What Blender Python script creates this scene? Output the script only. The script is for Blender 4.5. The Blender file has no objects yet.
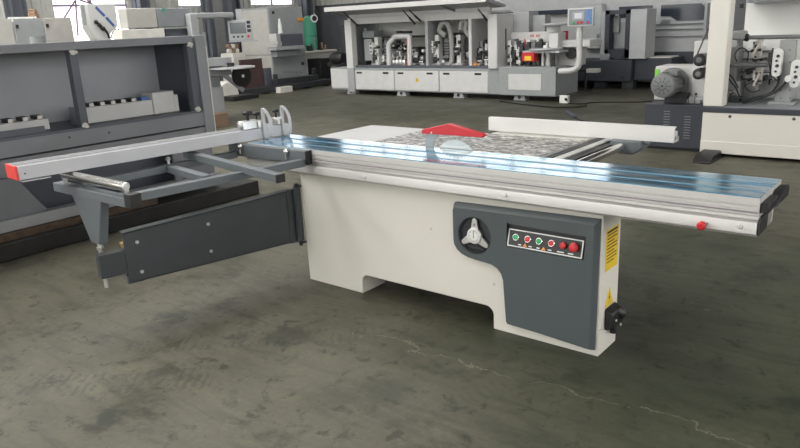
import bpy, bmesh, math, random
from mathutils import Vector, Matrix
random.seed(7)
SC = bpy.context.scene
COL = SC.collection

# ------------------------------------------------------------------ camera
F_PX = 695.336
YAW, PITCH, ROLL = -0.689, 0.281, -0.045
CAM = Vector((3.106, -2.846, 1.542))
ca, sa, cb, sb = math.cos(YAW), math.sin(YAW), math.cos(PITCH), math.sin(PITCH)
FWD = Vector((sa * cb, ca * cb, -sb))
R0 = Vector((ca, -sa, 0))
U0 = R0.cross(FWD)
cr, sr = math.cos(ROLL), math.sin(ROLL)
RIGHT = cr * R0 + sr * U0
UP = -sr * R0 + cr * U0
cd = bpy.data.cameras.new('camera')
co = bpy.data.objects.new('camera', cd)
COL.objects.link(co)
cd.sensor_width = 36
cd.lens = F_PX / 800 * 36
cd.clip_end = 200
m = Matrix.Identity(4)
for i in range(3):
    m[i][0], m[i][1], m[i][2], m[i][3] = RIGHT[i], UP[i], -FWD[i], CAM[i]
co.matrix_world = m
SC.camera = co


def ray(px, py):
    return FWD + (px - 400) / F_PX * RIGHT - (py - 224) / F_PX * UP


def on_y(px, py, y):
    d = ray(px, py)
    return CAM + (y - CAM.y) / d.y * d


def on_x(px, py, x):
    d = ray(px, py)
    return CAM + (x - CAM.x) / d.x * d


def on_z(px, py, z):
    d = ray(px, py)
    return CAM + (z - CAM.z) / d.z * d


def rect_y(y, x0, y0, x1, y1):
    """measure a rectangle that stands in the plane y: x0, x1, z0, z1"""
    a, b, c, d = on_y(x0, y0, y), on_y(x1, y0, y), on_y(x0, y1, y), on_y(x1, y1, y)
    return ((a.x + c.x) / 2, (b.x + d.x) / 2, (c.z + d.z) / 2, (a.z + b.z) / 2)


def rect_x(x, x0, y0, x1, y1):
    a, b, c, d = on_x(x0, y0, x), on_x(x1, y0, x), on_x(x0, y1, x), on_x(x1, y1, x)
    return ((a.y + c.y) / 2, (b.y + d.y) / 2, (c.z + d.z) / 2, (a.z + b.z) / 2)


# --------------------------------------------------------------- materials
MATS = {}


def lin(c):
    return tuple(((v / 255) / 12.92 if v / 255 <= .04045 else ((v / 255 + .055) / 1.055) ** 2.4) for v in c)


def mat(name, rgb, rough=.5, metal=0., var=.08, scale=6., bump=0., bscale=40., emit=0., coat=0., trans=0.):
    """paint, metal or plastic with a slight procedural unevenness"""
    if name in MATS:
        return MATS[name]
    m = bpy.data.materials.new(name)
    m.use_nodes = True
    nt = m.node_tree
    b = nt.nodes['Principled BSDF']
    b.inputs['Roughness'].default_value = rough
    b.inputs['Metallic'].default_value = metal
    if coat:
        b.inputs['Coat Weight'].default_value = coat
    if trans:
        b.inputs['Transmission Weight'].default_value = trans
    tc = nt.nodes.new('ShaderNodeTexCoord')
    if var:
        n = nt.nodes.new('ShaderNodeTexNoise')
        n.inputs['Scale'].default_value = scale
        n.inputs['Detail'].default_value = 5
        nt.links.new(tc.outputs['Object'], n.inputs['Vector'])
        r = nt.nodes.new('ShaderNodeValToRGB')
        r.color_ramp.elements[0].position = .3
        r.color_ramp.elements[1].position = .7
        r.color_ramp.elements[0].color = (*[v * (1 - var) for v in rgb], 1)
        r.color_ramp.elements[1].color = (*[min(1, v * (1 + var)) for v in rgb], 1)
        nt.links.new(n.outputs['Fac'], r.inputs['Fac'])
        nt.links.new(r.outputs['Color'], b.inputs['Base Color'])
    else:
        b.inputs['Base Color'].default_value = (*rgb, 1)
    if bump:
        n2 = nt.nodes.new('ShaderNodeTexNoise')
        n2.inputs['Scale'].default_value = bscale
        n2.inputs['Detail'].default_value = 3
        nt.links.new(tc.outputs['Object'], n2.inputs['Vector'])
        bp = nt.nodes.new('ShaderNodeBump')
        bp.inputs['Strength'].default_value = bump
        bp.inputs['Distance'].default_value = .01
        nt.links.new(n2.outputs['Fac'], bp.inputs['Height'])
        nt.links.new(bp.outputs['Normal'], b.inputs['Normal'])
    if emit:
        b.inputs['Emission Color'].default_value = (*rgb, 1)
        b.inputs['Emission Strength'].default_value = emit
    MATS[name] = m
    return m


white = mat('ivory_paint', (.69, .665, .60), .38, var=.03, scale=2)
bgwhite = mat('white_paint', (.58, .575, .56), .45, var=.04)
panelgrey = mat('slate_panel', (.072, .086, .091), .42, var=.05, scale=3)
slate = mat('slate_paint', (.118, .134, .144), .45, var=.06)
armgrey = mat('charcoal_paint', (.040, .047, .051), .42, var=.08)
black = mat('black_plastic', (.012, .012, .013), .45, var=.1)
dark = mat('dark_steel', (.03, .032, .036), .5, var=.15)
alu = mat('aluminium', (.58, .57, .55), .42, metal=.25, var=.04, scale=3)
alufence2 = mat('rip_fence_aluminium', (.68, .67, .65), .42, metal=.2, var=.03)
alufence = mat('fence_aluminium', (.50, .505, .525), .42, metal=.2, var=.03)
chrome = mat('chrome', (.8, .79, .76), .16, metal=1., var=.05)
zinc = mat('zinc', (.7, .7, .68), .35, metal=.9, var=.1, scale=40)
red = mat('red_plastic', (.56, .022, .03), .4, var=.08)
redcap = mat('red_cap', (.72, .06, .05), .45, var=.05)
green = mat('green_button', (.02, .36, .12), .35, var=.05)
yellow = mat('yellow_label', (.80, .55, .03), .5, var=.05)
ink = mat('ink', (.02, .02, .02), .6, var=0)
capwhite = mat('caption_white', (.75, .75, .72), .5, var=.02)
frame_steel = mat('blue_grey_primer', (.19, .196, .212), .5, var=.1, scale=3)
frame_dark = mat('dark_blue_primer', (.08, .088, .108), .5, var=.12, scale=3)
castgrey = mat('cast_grey', (.30, .31, .30), .5, var=.06)
encgrey = mat('enclosure_grey', (.46, .47, .475), .45, var=.05)
lightgrey = mat('light_grey_paint', (.34, .35, .355), .45, var=.05)
midgrey = mat('mid_grey_paint', (.23, .245, .255), .45, var=.05)
beige = mat('beige_paint', (.43, .42, .385), .5, var=.05)
cleangrey = mat('cabinet_grey', (.29, .305, .305), .5, var=.05)
weld = mat('weld_primer', (.55, .53, .50), .7, var=.3, scale=60)
wood = mat('old_timber', (.085, .055, .035), .7, var=.4, scale=20)
brown = mat('brown_board', (.07, .04, .038), .6, var=.15)
rubber = mat('black_rubber', (.022, .021, .02), .7, var=.3, scale=10)
motorgrey = mat('motor_grey', (.17, .178, .178), .5, var=.1)
navy = mat('navy_bed', (.035, .04, .052), .5, var=.1)
tank = mat('tank_green', (.05, .30, .19), .5, var=.1)
blue = mat('blue_stripe', (.05, .12, .30), .45, var=.05)
hosegrey = mat('hose_grey', (.34, .34, .32), .6, var=.1)
orange = mat('orange_plastic', (.75, .28, .03), .5, var=.05)
copper = mat('copper_tone', (.26, .16, .10), .5, var=.5, scale=30)
lime = mat('lime_label', (.25, .65, .08), .5, var=.03)
screen = mat('screen_glass', (.10, .11, .12), .12, var=.05)
glass_dark = mat('tinted_window', (.03, .038, .055), .15, var=.1, scale=1)
siding = mat('corrugated_siding', (.50, .50, .465), .55, var=.05)
plaster = mat('grey_plaster', (.10, .105, .115), .8, var=.15, scale=4)
column_paint = mat('column_paint', (.11, .12, .14), .55, var=.08)
lattice = mat('window_frame_paint', (.28, .22, .33), .6, var=.05)
oldwhite = mat('dusty_white', (.62, .60, .55), .6, var=.08)


# ------------------------------------------------------------ mesh builder
class MB:
    def __init__(self, M=None):
        self.bm = bmesh.new()
        self.M = M or Matrix.Identity(4)
        self.mi = 0

    def v(self, p):
        return self.bm.verts.new(self.M @ Vector(p))

    def face(self, vs):
        try:
            f = self.bm.faces.new(vs)
            f.material_index = self.mi
            return f
        except ValueError:
            return None

    def box(self, x0, x1, y0, y1, z0, z1):
        v = [self.v((x, y, z)) for x in (x0, x1) for y in (y0, y1) for z in (z0, z1)]
        for q in ((0, 1, 3, 2), (4, 6, 7, 5), (0, 4, 5, 1), (2, 3, 7, 6), (0, 2, 6, 4), (1, 5, 7, 3)):
            self.face([v[i] for i in q])
        return self

    def bar(self, a, b, w, h, up=(0, 0, 1)):
        """rectangular bar from a to b, w wide across, h along up"""
        a, b = Vector(a), Vector(b)
        d = (b - a).normalized()
        up = Vector(up)
        s = d.cross(up).normalized()
        u = s.cross(d).normalized()
        c = [(-w / 2, -h / 2), (w / 2, -h / 2), (w / 2, h / 2), (-w / 2, h / 2)]
        r = [[self.v(p + s * i + u * j) for i, j in c] for p in (a, b)]
        self.face(r[0][::-1])
        self.face(r[1])
        for i in range(4):
            j = (i + 1) % 4
            self.face([r[0][i], r[0][j], r[1][j], r[1][i]])
        return self

    def prism(self, pts, vec):
        vec = Vector(vec)
        a = [self.v(p) for p in pts]
        b = [self.v(Vector(p) + vec) for p in pts]
        self.face(a)
        self.face(b[::-1])
        n = len(pts)
        for i in range(n):
            j = (i + 1) % n
            self.face([a[i], b[i], b[j], a[j]])
        return self

    def lathe(self, p, d, prof, n=24, caps=True):
        p, d = Vector(p), Vector(d).normalized()
        s = d.orthogonal().normalized()
        t = d.cross(s)
        rings = []
        for r, h in prof:
            c = p + d * h
            rings.append([self.v(c + (s * math.cos(k * 2 * math.pi / n) + t * math.sin(k * 2 * math.pi / n)) * max(r, 1e-4)) for k in range(n)])
        for a, b in zip(rings, rings[1:]):
            for i in range(n):
                j = (i + 1) % n
                self.face([a[i], a[j], b[j], b[i]])
        if caps:
            self.face(rings[0][::-1])
            self.face(rings[-1])
        return self

    def cyl(self, a, b, r, r2=None, n=20):
        a, b = Vector(a), Vector(b)
        return self.lathe(a, b - a, [(r, 0), (r if r2 is None else r2, (b - a).length)], n)

    def tube(self, pts, r, n=8):
        pts = [Vector(p) for p in pts]
        rings = []
        s = None
        for i, p in enumerate(pts):
            d = (pts[min(i + 1, len(pts) - 1)] - pts[max(i - 1, 0)]).normalized()
            if s is None:
                s = d.orthogonal().normalized()
            s = (s - d * s.dot(d)).normalized()
            t = d.cross(s)
            rings.append([self.v(p + (s * math.cos(k * 2 * math.pi / n) + t * math.sin(k * 2 * math.pi / n)) * r) for k in range(n)])
        for a, b in zip(rings, rings[1:]):
            for i in range(n):
                j = (i + 1) % n
                self.face([a[i], a[j], b[j], b[i]])
        self.face(rings[0][::-1])
        self.face(rings[-1])
        return self

    def ball(self, c, r, n=12):
        prof = [(r * math.sin(math.pi * k / 8), -r * math.cos(math.pi * k / 8)) for k in range(9)]
        return self.lathe(c, (0, 0, 1), prof, n)


def smooth_path(pts, n=6):
    """Catmull-Rom through the points"""
    pts = [Vector(p) for p in pts]
    out = []
    for i in range(len(pts) - 1):
        p0, p1, p2, p3 = pts[max(i - 1, 0)], pts[i], pts[i + 1], pts[min(i + 2, len(pts) - 1)]
        for k in range(n):
            t = k / n
            out.append(.5 * ((2 * p1) + (p2 - p0) * t + (2 * p0 - 5 * p1 + 4 * p2 - p3) * t * t + (3 * p1 - p0 - 3 * p2 + p3) * t ** 3))
    out.append(pts[-1])
    return out


def root_loc(o):
    while o.parent:
        o = o.parent
    return o.location.copy()


def tag(o, label=None, cat=None, group=None, kind=None):
    if label:
        o['label'] = label
    if cat:
        o['category'] = cat
    if group:
        o['group'] = group
    if kind:
        o['kind'] = kind
    return o


def thing(name, label, cat, loc, group=None):
    o = bpy.data.objects.new(name, None)
    o.empty_display_size = .1
    COL.objects.link(o)
    o.location = loc
    return tag(o, label, cat, group)


def finish_mesh(me, mats, bev, o, ang=35):
    for mm in mats:
        me.materials.append(mm)
    me.polygons.foreach_set('use_smooth', [True] * len(me.polygons))
    me.set_sharp_from_angle(angle=math.radians(ang))
    if bev:
        b = o.modifiers.new('edge', 'BEVEL')
        b.width = bev
        b.segments = 2
        b.limit_method = 'ANGLE'
        b.angle_limit = math.radians(40)
        b.harden_normals = False


def part(name, mb, mats, parent, label=None, bev=0.):
    bmesh.ops.recalc_face_normals(mb.bm, faces=mb.bm.faces)
    me = bpy.data.meshes.new(name)
    off = root_loc(parent)
    bmesh.ops.translate(mb.bm, verts=mb.bm.verts, vec=-off)
    mb.bm.to_mesh(me)
    mb.bm.free()
    o = bpy.data.objects.new(name, me)
    COL.objects.link(o)
    o.parent = parent
    finish_mesh(me, mats if isinstance(mats, (list, tuple)) else [mats], bev, o)
    if label:
        o['label'] = label
    return o


def solo(name, mb, mats, label, cat, loc, group=None, bev=0., kind=None):
    bmesh.ops.recalc_face_normals(mb.bm, faces=mb.bm.faces)
    me = bpy.data.meshes.new(name)
    bmesh.ops.translate(mb.bm, verts=mb.bm.verts, vec=-Vector(loc))
    mb.bm.to_mesh(me)
    mb.bm.free()
    o = bpy.data.objects.new(name, me)
    COL.objects.link(o)
    o.location = loc
    finish_mesh(me, mats if isinstance(mats, (list, tuple)) else [mats], bev, o)
    return tag(o, label, cat, group, kind)


def struct(name, mb, mats, bev=0.):
    return solo(name, mb, mats, None, None, (0, 0, 0), kind='structure', bev=bev)


def plate(name, loops, depth, M, mats, parent, bev=0., label=None):
    """flat plate with holes: the first loop is the outline, the others are holes"""
    cu = bpy.data.curves.new(name, 'CURVE')
    cu.dimensions = '2D'
    cu.fill_mode = 'BOTH'
    cu.extrude = depth / 2 - bev
    cu.bevel_depth = bev
    cu.bevel_resolution = 2
    cu.offset = -bev
    for lp in loops:
        s = cu.splines.new('POLY')
        s.points.add(len(lp) - 1)
        for p, q in zip(s.points, lp):
            p.co = (q[0], q[1], 0, 1)
        s.use_cyclic_u = True
    t = bpy.data.objects.new('tmp', cu)
    COL.objects.link(t)
    bpy.context.view_layer.update()
    dg = bpy.context.evaluated_depsgraph_get()
    me = bpy.data.meshes.new_from_object(t.evaluated_get(dg))
    bpy.data.objects.remove(t)
    bpy.data.curves.remove(cu)
    me.name = name
    me.materials.clear()
    me.transform(Matrix.Translation(-root_loc(parent)) @ M)
    o = bpy.data.objects.new(name, me)
    COL.objects.link(o)
    o.parent = parent
    finish_mesh(me, mats if isinstance(mats, (list, tuple)) else [mats], 0, o)
    if label:
        o['label'] = label
    return o


def text_mesh(mb_list, s, size, M):
    cu = bpy.data.curves.new('txt', 'FONT')
    cu.body = s
    cu.size = size
    cu.extrude = size * .02
    cu.align_x = 'CENTER'
    cu.align_y = 'CENTER'
    t = bpy.data.objects.new('txt', cu)
    COL.objects.link(t)
    bpy.context.view_layer.update()
    me = bpy.data.meshes.new_from_object(t.evaluated_get(bpy.context.evaluated_depsgraph_get()))
    bpy.data.objects.remove(t)
    bpy.data.curves.remove(cu)
    me.transform(M)
    for b in mb_list:
        k = len(b.bm.faces)
        b.bm.from_mesh(me)
        b.bm.faces.ensure_lookup_table()
        for f in b.bm.faces[k:]:
            f.material_index = b.mi
    bpy.data.meshes.remove(me)


def arc(cx, cy, r, a0, a1, n=8):
    return [(cx + r * math.cos(math.radians(a0 + (a1 - a0) * k / n)), cy + r * math.sin(math.radians(a0 + (a1 - a0) * k / n))) for k in range(n + 1)]


FACE_Y = Matrix(((1, 0, 0, 0), (0, 0, -1, 0), (0, 1, 0, 0), (0, 0, 0, 1)))       # local xy -> world xz, front faces -y
FACE_X = Matrix(((0, 0, 1, 0), (1, 0, 0, 0), (0, 1, 0, 0), (0, 0, 0, 1)))        # local xy -> world yz, front faces +x


def screw(mb, p, d, r=.008, h=.006):
    return mb.lathe(p, d, [(r, 0), (r, h * .6), (r * .75, h), (r * .3, h)], 12)

FLOOR_GAIN = .86
WINDOW_L = 1.5
SKYLIGHT_L = 8.0
SIDE_L = 2.6
RIGHT_L = 5.0
EXPOSURE = 0.03

# =============================================================== materials of the saw top
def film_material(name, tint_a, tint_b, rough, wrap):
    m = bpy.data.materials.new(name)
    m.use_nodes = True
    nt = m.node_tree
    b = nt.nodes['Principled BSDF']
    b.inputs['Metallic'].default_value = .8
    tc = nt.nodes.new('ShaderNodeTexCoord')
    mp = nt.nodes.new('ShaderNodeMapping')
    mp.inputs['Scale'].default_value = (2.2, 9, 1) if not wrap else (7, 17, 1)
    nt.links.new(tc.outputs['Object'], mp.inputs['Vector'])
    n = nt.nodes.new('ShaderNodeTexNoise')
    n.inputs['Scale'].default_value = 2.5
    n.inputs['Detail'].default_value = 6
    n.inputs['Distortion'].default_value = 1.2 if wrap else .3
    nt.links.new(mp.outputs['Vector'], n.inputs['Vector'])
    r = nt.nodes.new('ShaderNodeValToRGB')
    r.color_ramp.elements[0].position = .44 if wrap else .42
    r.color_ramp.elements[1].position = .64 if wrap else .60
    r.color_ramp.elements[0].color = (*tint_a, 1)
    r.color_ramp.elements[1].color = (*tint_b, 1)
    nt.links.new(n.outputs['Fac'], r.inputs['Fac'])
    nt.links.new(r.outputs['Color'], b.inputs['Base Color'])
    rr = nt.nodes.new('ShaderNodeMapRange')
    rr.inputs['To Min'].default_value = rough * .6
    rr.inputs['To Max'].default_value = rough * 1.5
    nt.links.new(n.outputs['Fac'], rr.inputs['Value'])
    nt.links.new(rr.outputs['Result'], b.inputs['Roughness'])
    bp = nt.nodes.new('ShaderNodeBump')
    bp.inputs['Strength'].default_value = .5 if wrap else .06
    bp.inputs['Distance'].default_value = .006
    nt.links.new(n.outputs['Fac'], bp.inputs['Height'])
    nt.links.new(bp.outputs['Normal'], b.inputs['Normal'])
    return m


film = film_material('blue_tinted_film', (.09, .27, .42), (.52, .64, .71), .12, False)
film_blue = mat('blue_film_edge', (.012, .25, .44), .3, metal=.1, var=.25, scale=12)
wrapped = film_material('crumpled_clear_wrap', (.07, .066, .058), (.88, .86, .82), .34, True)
ground_iron = mat('ground_cast_iron', (.60, .60, .59), .42, metal=.6, var=.05, scale=3)

# =============================================================== sliding table saw
saw = thing('sliding_table_saw', 'long white sliding table saw with red blade guard standing in the foreground', 'table saw', (.96, 0, 0))

# pedestal ---------------------------------------------------------
pr = [(0, 0), (.451, 0)] + [(.451 + .045 - .045 * math.cos(math.radians(a)), .075 + .045 * math.sin(math.radians(a))) for a in range(0, 91, 15)]
pr += [(1.313 + .045 * math.sin(math.radians(a)), .075 + .045 * math.cos(math.radians(a))) for a in range(0, 91, 15)] + [(1.358, 0), (1.926, 0), (1.926, .70), (-.012, .70)]
b = MB().prism([(x, 0, z) for x, z in pr], (0, .208, 0))
ped = part('pedestal', b, white, saw, bev=.004)
b = MB()
for x, z in ((.974, .484), (1.362, .249)):
    screw(b, (x, 0, z), (0, -1, 0), .007, .004)
    part('screw', b, zinc, ped)
    b = MB()
for z in (.14, .50):
    b = MB()
    screw(b, (1.926, .012, z), (1, 0, 0), .007, .005)
    part('screw', b, zinc, ped)
b = MB()
b.box(.10, 1.30, .208, .80, .14, .835)
b.box(.14, .24, .66, .78, 0, .14)
b.box(1.16, 1.26, .66, .78, 0, .14)
part('rear_cabinet', b, white, saw, bev=.004)

# control panel ----------------------------------------------------
out = arc(1.150, .640, .016, 180, 90, 4) + [(1.918, .672), (1.912, .035)]
out += [(1.60, .052)] + arc(1.462, .072, .016, 270, 180, 3) + [(1.432, .25)]
out += [(1.430, .285), (1.418, .32), (1.395, .345), (1.365, .358), (1.33, .362), (1.27, .366), (1.225, .372), (1.185, .384), (1.155, .404), (1.138, .43), (1.134, .46)]


def inset(p):
    x, z = p
    dz = -.026 if z > .63 else (.006 if z < .2 else .003)
    dx = -.020 if x > 1.88 else (.004 if x < 1.2 else .003)
    if .2 < z < .63:
        dz = .004 if z < .45 else 0
    return (x + dx, z + dz)


inn = [inset(p) for p in out]
b = MB()
va = [b.v((x, -.0005, z)) for x, z in out]
vb = [b.v((x, -.010, z)) for x, z in out]
vc = [b.v((x, -.0295, z)) for x, z in inn]
for i in range(len(out)):
    j = (i + 1) % len(out)
    b.face([va[i], va[j], vb[j], vb[i]])
    b.face([vb[i], vb[j], vc[j], vc[i]])
cp = part('control_panel', b, panelgrey, saw)
WX, WZ, WR = 1.266, .497, .099
wheel_hole = [(WX + WR * math.cos(t * math.pi / 20), WZ + WR * math.sin(t * math.pi / 20)) for t in range(40)]
btn_hole = [(1.452, .474), (1.852, .474), (1.862, .586), (1.452, .590)]
M = Matrix.Translation((0, -.0275, 0)) @ FACE_Y
plate('panel_face', [inn, wheel_hole, btn_hole], .004, M, panelgrey, cp)
b = MB()
b.lathe((WX, -.0005, WZ), (0, -1, 0), [(.1, 0), (.1, .026), (.094, .026), (.088, .006), (.02, .004)], 40)
part('wheel_well', b, dark, cp)
b = MB()
for a in (90, 212, 328):
    c, s_ = math.cos(math.radians(a)), math.sin(math.radians(a))
    d = Vector((c, 0, s_))
    t = Vector((-s_, 0, c))
    o = Vector((WX, -.012, WZ))
    b.prism([o + d * .02 - t * .024, o + d * .086 - t * .012, o + d * .092, o + d * .086 + t * .012, o + d * .02 + t * .024], (0, -.016, 0))
b.lathe((WX, -.006, WZ), (0, -1, 0), [(.04, 0), (.043, .012), (.042, .026)], 32)
hw = part('handwheel', b, castgrey if False else zinc, cp, bev=.002, label='silver three spoke handwheel')
b = MB().lathe((WX, -.0321, WZ), (0, -1, 0), [(.038, 0), (.038, .003), (.035, .004)], 32)
b.mi = 1
for k in range(24):
    a = k * math.pi / 12
    r0 = .026 if k % 3 else .022
    p = Vector((WX + r0 * math.cos(a), -.0366, WZ + r0 * math.sin(a)))
    q = Vector((WX + .032 * math.cos(a), -.0366, WZ + .032 * math.sin(a)))
    b.bar(p, q, .0014, .001, up=(0, 1, 0))
b.bar((WX, -.0368, WZ - .01), (WX, -.0368, WZ + .03), .003, .001, up=(0, 1, 0))
part('dial', b, [capwhite, ink], cp, label='white graduated dial')
b = MB().box(WX - .045, WX + .055, -.02, -.008, WZ - .078, WZ - .062)
part('crank_slot', b, black, cp, bev=.004)
b = MB()
b.prism([(WX - .005, -.0285, WZ + .055), (WX + .005, -.0285, WZ + .055), (WX, -.0285, WZ + .065)], (0, -.001, 0))
part('pointer_mark', b, ink, cp)
b = MB().box(1.446, 1.868, -.006, -.001, .468, .594)
part('recess_back', b, dark, cp)
# button plate: tilted, black with a white rim and six buttons
Tm = Matrix.Translation((1.653, -.018, .520)) @ Matrix.Rotation(math.radians(-14), 4, 'X')
b = MB(Tm)
b.box(-.196, .192, -.003, .003, -.042, .042)
bp_ = part('button_plate', b, black, cp)
b = MB(Tm)
for q in ((-.196, .192, .037, .042), (-.196, .192, -.042, -.037), (-.196, -.190, -.037, .037), (.186, .192, -.037, .037)):
    b.box(q[0], q[1], -.0045, -.003, q[2], q[3])
part('plate_border', b, capwhite, cp, label='white border line')
for x, w in ((-.128, .016), (-.072, .016), (-.03, .016), (.03, .018), (.085, .034), (.135, .026)):
    b = MB(Tm).box(x - w / 2, x + w / 2, -.0042, -.003, -.031, -.026)
    part('caption', b, capwhite, cp)
for x in (-.10, -.002):
    b = MB(Tm).prism([(x - .011, -.003, -.034), (x + .011, -.003, -.034), (x, -.003, -.017)], (0, -.0012, 0))
    part('warning_sticker', b, orange, cp, label='tiny amber triangle sticker')
for x, c, r, h, ring, lab in ((-.152, green, .0135, .009, 1, 'first green push button in a silver ring'), (-.088, red, .0135, .009, 1, 'red push button in a silver ring between the green ones'),
                              (-.028, green, .0135, .009, 1, 'second green push button in a silver ring'), (.036, red, .0135, .009, 1, 'red push button right of the second green one'),
                              (.098, red, .0155, .016, 0, 'plain red stop button'), (.152, red, .0215, .022, 0, 'large red mushroom stop button')):
    b = MB(Tm)
    z0 = .005
    if ring:
        b.mi = 1
        b.lathe((x, -.003, z0), (0, -1, 0), [(.0175, 0), (.0175, .005), (.015, .007)], 24)
        b.mi = 0
        b.lathe((x, -.003, z0), (0, -1, 0), [(r, 0), (r, h), (r * .7, h + .002)], 24)
    else:
        b.lathe((x, -.003, z0), (0, -1, 0), [(r * .6, 0), (r * .6, h * .5), (r, h * .55), (r, h * .9), (r * .7, h * 1.1)], 24)
    part('push_button', b, [c, chrome], cp, label=lab)

# side labels and socket  --------------------------------------------
b = MB().box(1.9262, 1.9272, .040, .180, .408, .606)
b.mi = 1
for k in range(9):
    z = .575 - k * .016
    b.box(1.9272, 1.9278, .055, .165 - (.03 if k % 3 == 2 else 0), z, z + .005)
b.box(1.9272, 1.9278, .05, .17, .588, .598)
part('warning_label', b, [yellow, ink], saw, label='yellow instruction label with lines of small print')
b = MB().prism([(1.9262, .052, .226), (1.9262, .152, .226), (1.9262, .102, .318)], (.001, 0, 0))
b.mi = 1
b.prism([(1.9272, .108, .296), (1.9272, .094, .264), (1.9272, .103, .266), (1.9272, .097, .238), (1.9272, .112, .27), (1.9272, .102, .269)], (.0006, 0, 0))
part('electric_hazard_sticker', b, [yellow, ink], saw, label='yellow triangle with a lightning mark')
b = MB().prism([(1.926, .055, .225), (1.968, .055, .205), (1.972, .055, .125), (1.926, .055, .11)], (0, .12, 0))
soc = part('plug_socket', b, black, saw, bev=.01)
b = MB().lathe((1.955, .150, .185), (.35, .25, -.45), [(.026, -.02), (.031, 0), (.031, .022), (.024, .034)], 20)
b.cyl((1.95, .11, .12), (1.95, .11, .088), .017)
part('socket_plug', b, black, soc, bev=.003)
for y, z in ((.085, .165), (.14, .125)):
    b = MB()
    screw(b, (1.9715, y, z), (1, 0, 0), .007)
    part('screw', b, zinc, soc)

# sliding table -------------------------------------------------------
XL, XR, YF, YB = -.39, 2.558, -.074, .286
b = MB()
prof = [(YF, .8595), (YF, .831), (YF + .005, .829), (YF + .005, .826), (YF, .824), (YF, .815), (YF + .003, .8135), (YF + .003, .8115), (YF, .810), (YF, .806), (YF + .007, .804), (YF + .007, .800), (YF, .798), (YF, .792),
        (YF + .006, .788), (YB, .788), (YB, .8595), (.170, .8595), (.170, .845), (.148, .845), (.148, .8595), (.046, .8595), (.046, .845), (.026, .845), (.026, .8595)]
b.prism([(XL, y, z) for y, z in prof], (XR - XL, 0, 0))
st = part('sliding_table', b, alu, saw)
for y0, y1 in ((YF, .026), (.046, .148), (.170, YB)):
    b = MB().box(XL, XR - .002, y0 + .0015, y1 - .0015, .8595, .861)
    part('film_strip', b, film, st, label='blue tinted protective film on the table top')
for y0, y1 in ((.022, .032), (.142, .150), (.167, .174), (-.072, -.064)):
    b = MB().box(XL + .02, XR - .004, y0, y1, .861, .8616)
    part('film_edge', b, film_blue, st, label='bright blue film edge')
b = MB().box(XL + .1, XR - .003, YF + .0015, YF + .0045, .7998, .8042)
part('groove_strip', b, mat('mauve_strip', (.30, .25, .29), .5), st)
# bed under the sliding table
b = MB()
prof = [(YF + .03, .788), (YF + .026, .770), (YF + .002, .763), (YF, .758), (YF, .718), (YF + .012, .706), (.20, .706), (.20, .788)]
b.prism([(XL - .03, y, z) for y, z in prof], (XR - XL + .028, 0, 0))
bed = part('sliding_bed', b, alu, saw)
for x, z in ((.589, .740), (1.475, .742), (2.499, .743)):
    b = MB()
    screw(b, (x, YF, z), (0, -1, 0), .009, .007)
    part('bolt', b, zinc, bed)
b = MB()
b.cyl((2.375, YF, .738), (2.375, YF - .015, .738), .007)
b.mi = 1
b.lathe((2.365, YF - .012, .733), (0, -1, -.1), [(.012, 0), (.017, .006), (.017, .018), (.01, .024)], 20)
part('lock_knob', b, [zinc, red], bed, label='red lock knob')
b = MB()
b.box(XR, XR + .008, YF + .004, .06, .712, .782)
b.box(XR, XR + .03, -.06, .10, .800, .838)
b.prism([(XR, .05, .80), (XR, .27, .80), (XR, .27, .845), (XR, .16, .845)], (.035, 0, 0))
part('end_cap', b, black, saw, bev=.004, label='black end stop of the sliding table')
b = MB().box(XR - .002, XR + .003, .065, .15, .712, .782)
part('bed_end_plate', b, zinc, saw)

# main table ------------------------------------------------------------
b = MB()
b.box(-.15, 1.456, .302, .845, .832, .858)
b.box(-.12, 1.42, .32, .82, .78, .832)
mt = part('main_table', b, ground_iron, saw, bev=.003)
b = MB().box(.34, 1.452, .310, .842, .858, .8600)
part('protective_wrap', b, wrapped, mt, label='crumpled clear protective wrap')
b = MB().box(-.148, .338, .310, .842, .858, .8594)
part('table_insert', b, ground_iron, mt, bev=.0004)
b = MB().box(.82, 1.45, .848, 1.0, .835, .858)
part('extension_table', b, white, saw, bev=.002)
# blade, riving knife and guard
BY = .297
b = MB()
pts = []
R_ = .152
zc = .916 - R_
for k in range(72):
    a = k * 2 * math.pi / 72
    r = R_ if k % 2 else R_ - .006
    pts.append((.941 + r * math.cos(a), BY - .0016, zc + r * math.sin(a)))
b.prism(pts, (0, .0032, 0))
part('saw_blade', b, mat('blade_steel', (.45, .45, .43), .3, metal=.8), saw)
b = MB()
pts = [(.742, .938), (.838, .938), (.812, .915), (.795, .893), (.789, .872), (.790, .80), (.735, .80), (.732, .87), (.736, .905)]
b.prism([(x, BY - .002, z) for x, z in pts], (0, .005, 0))
part('riving_knife', b, mat('knife_steel', (.30, .32, .32), .4, metal=.5), saw, bev=.0008)
b = MB()
g = [(.722, .935), (.722, .958), (.895, .999), (.903, 1.0), (1.122, .957), (1.134, .949), (1.118, .938), (.9, .937)]
b.prism([(x, BY - .018, z) for x, z in g], (0, .036, 0))
gu = part('blade_guard', b, red, saw, bev=.003, label='red arrow shaped blade guard')
b = MB()
screw(b, (.79, BY - .018, .944), (0, -1, 0), .005, .003)
part('rivet', b, zinc, gu)

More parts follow.
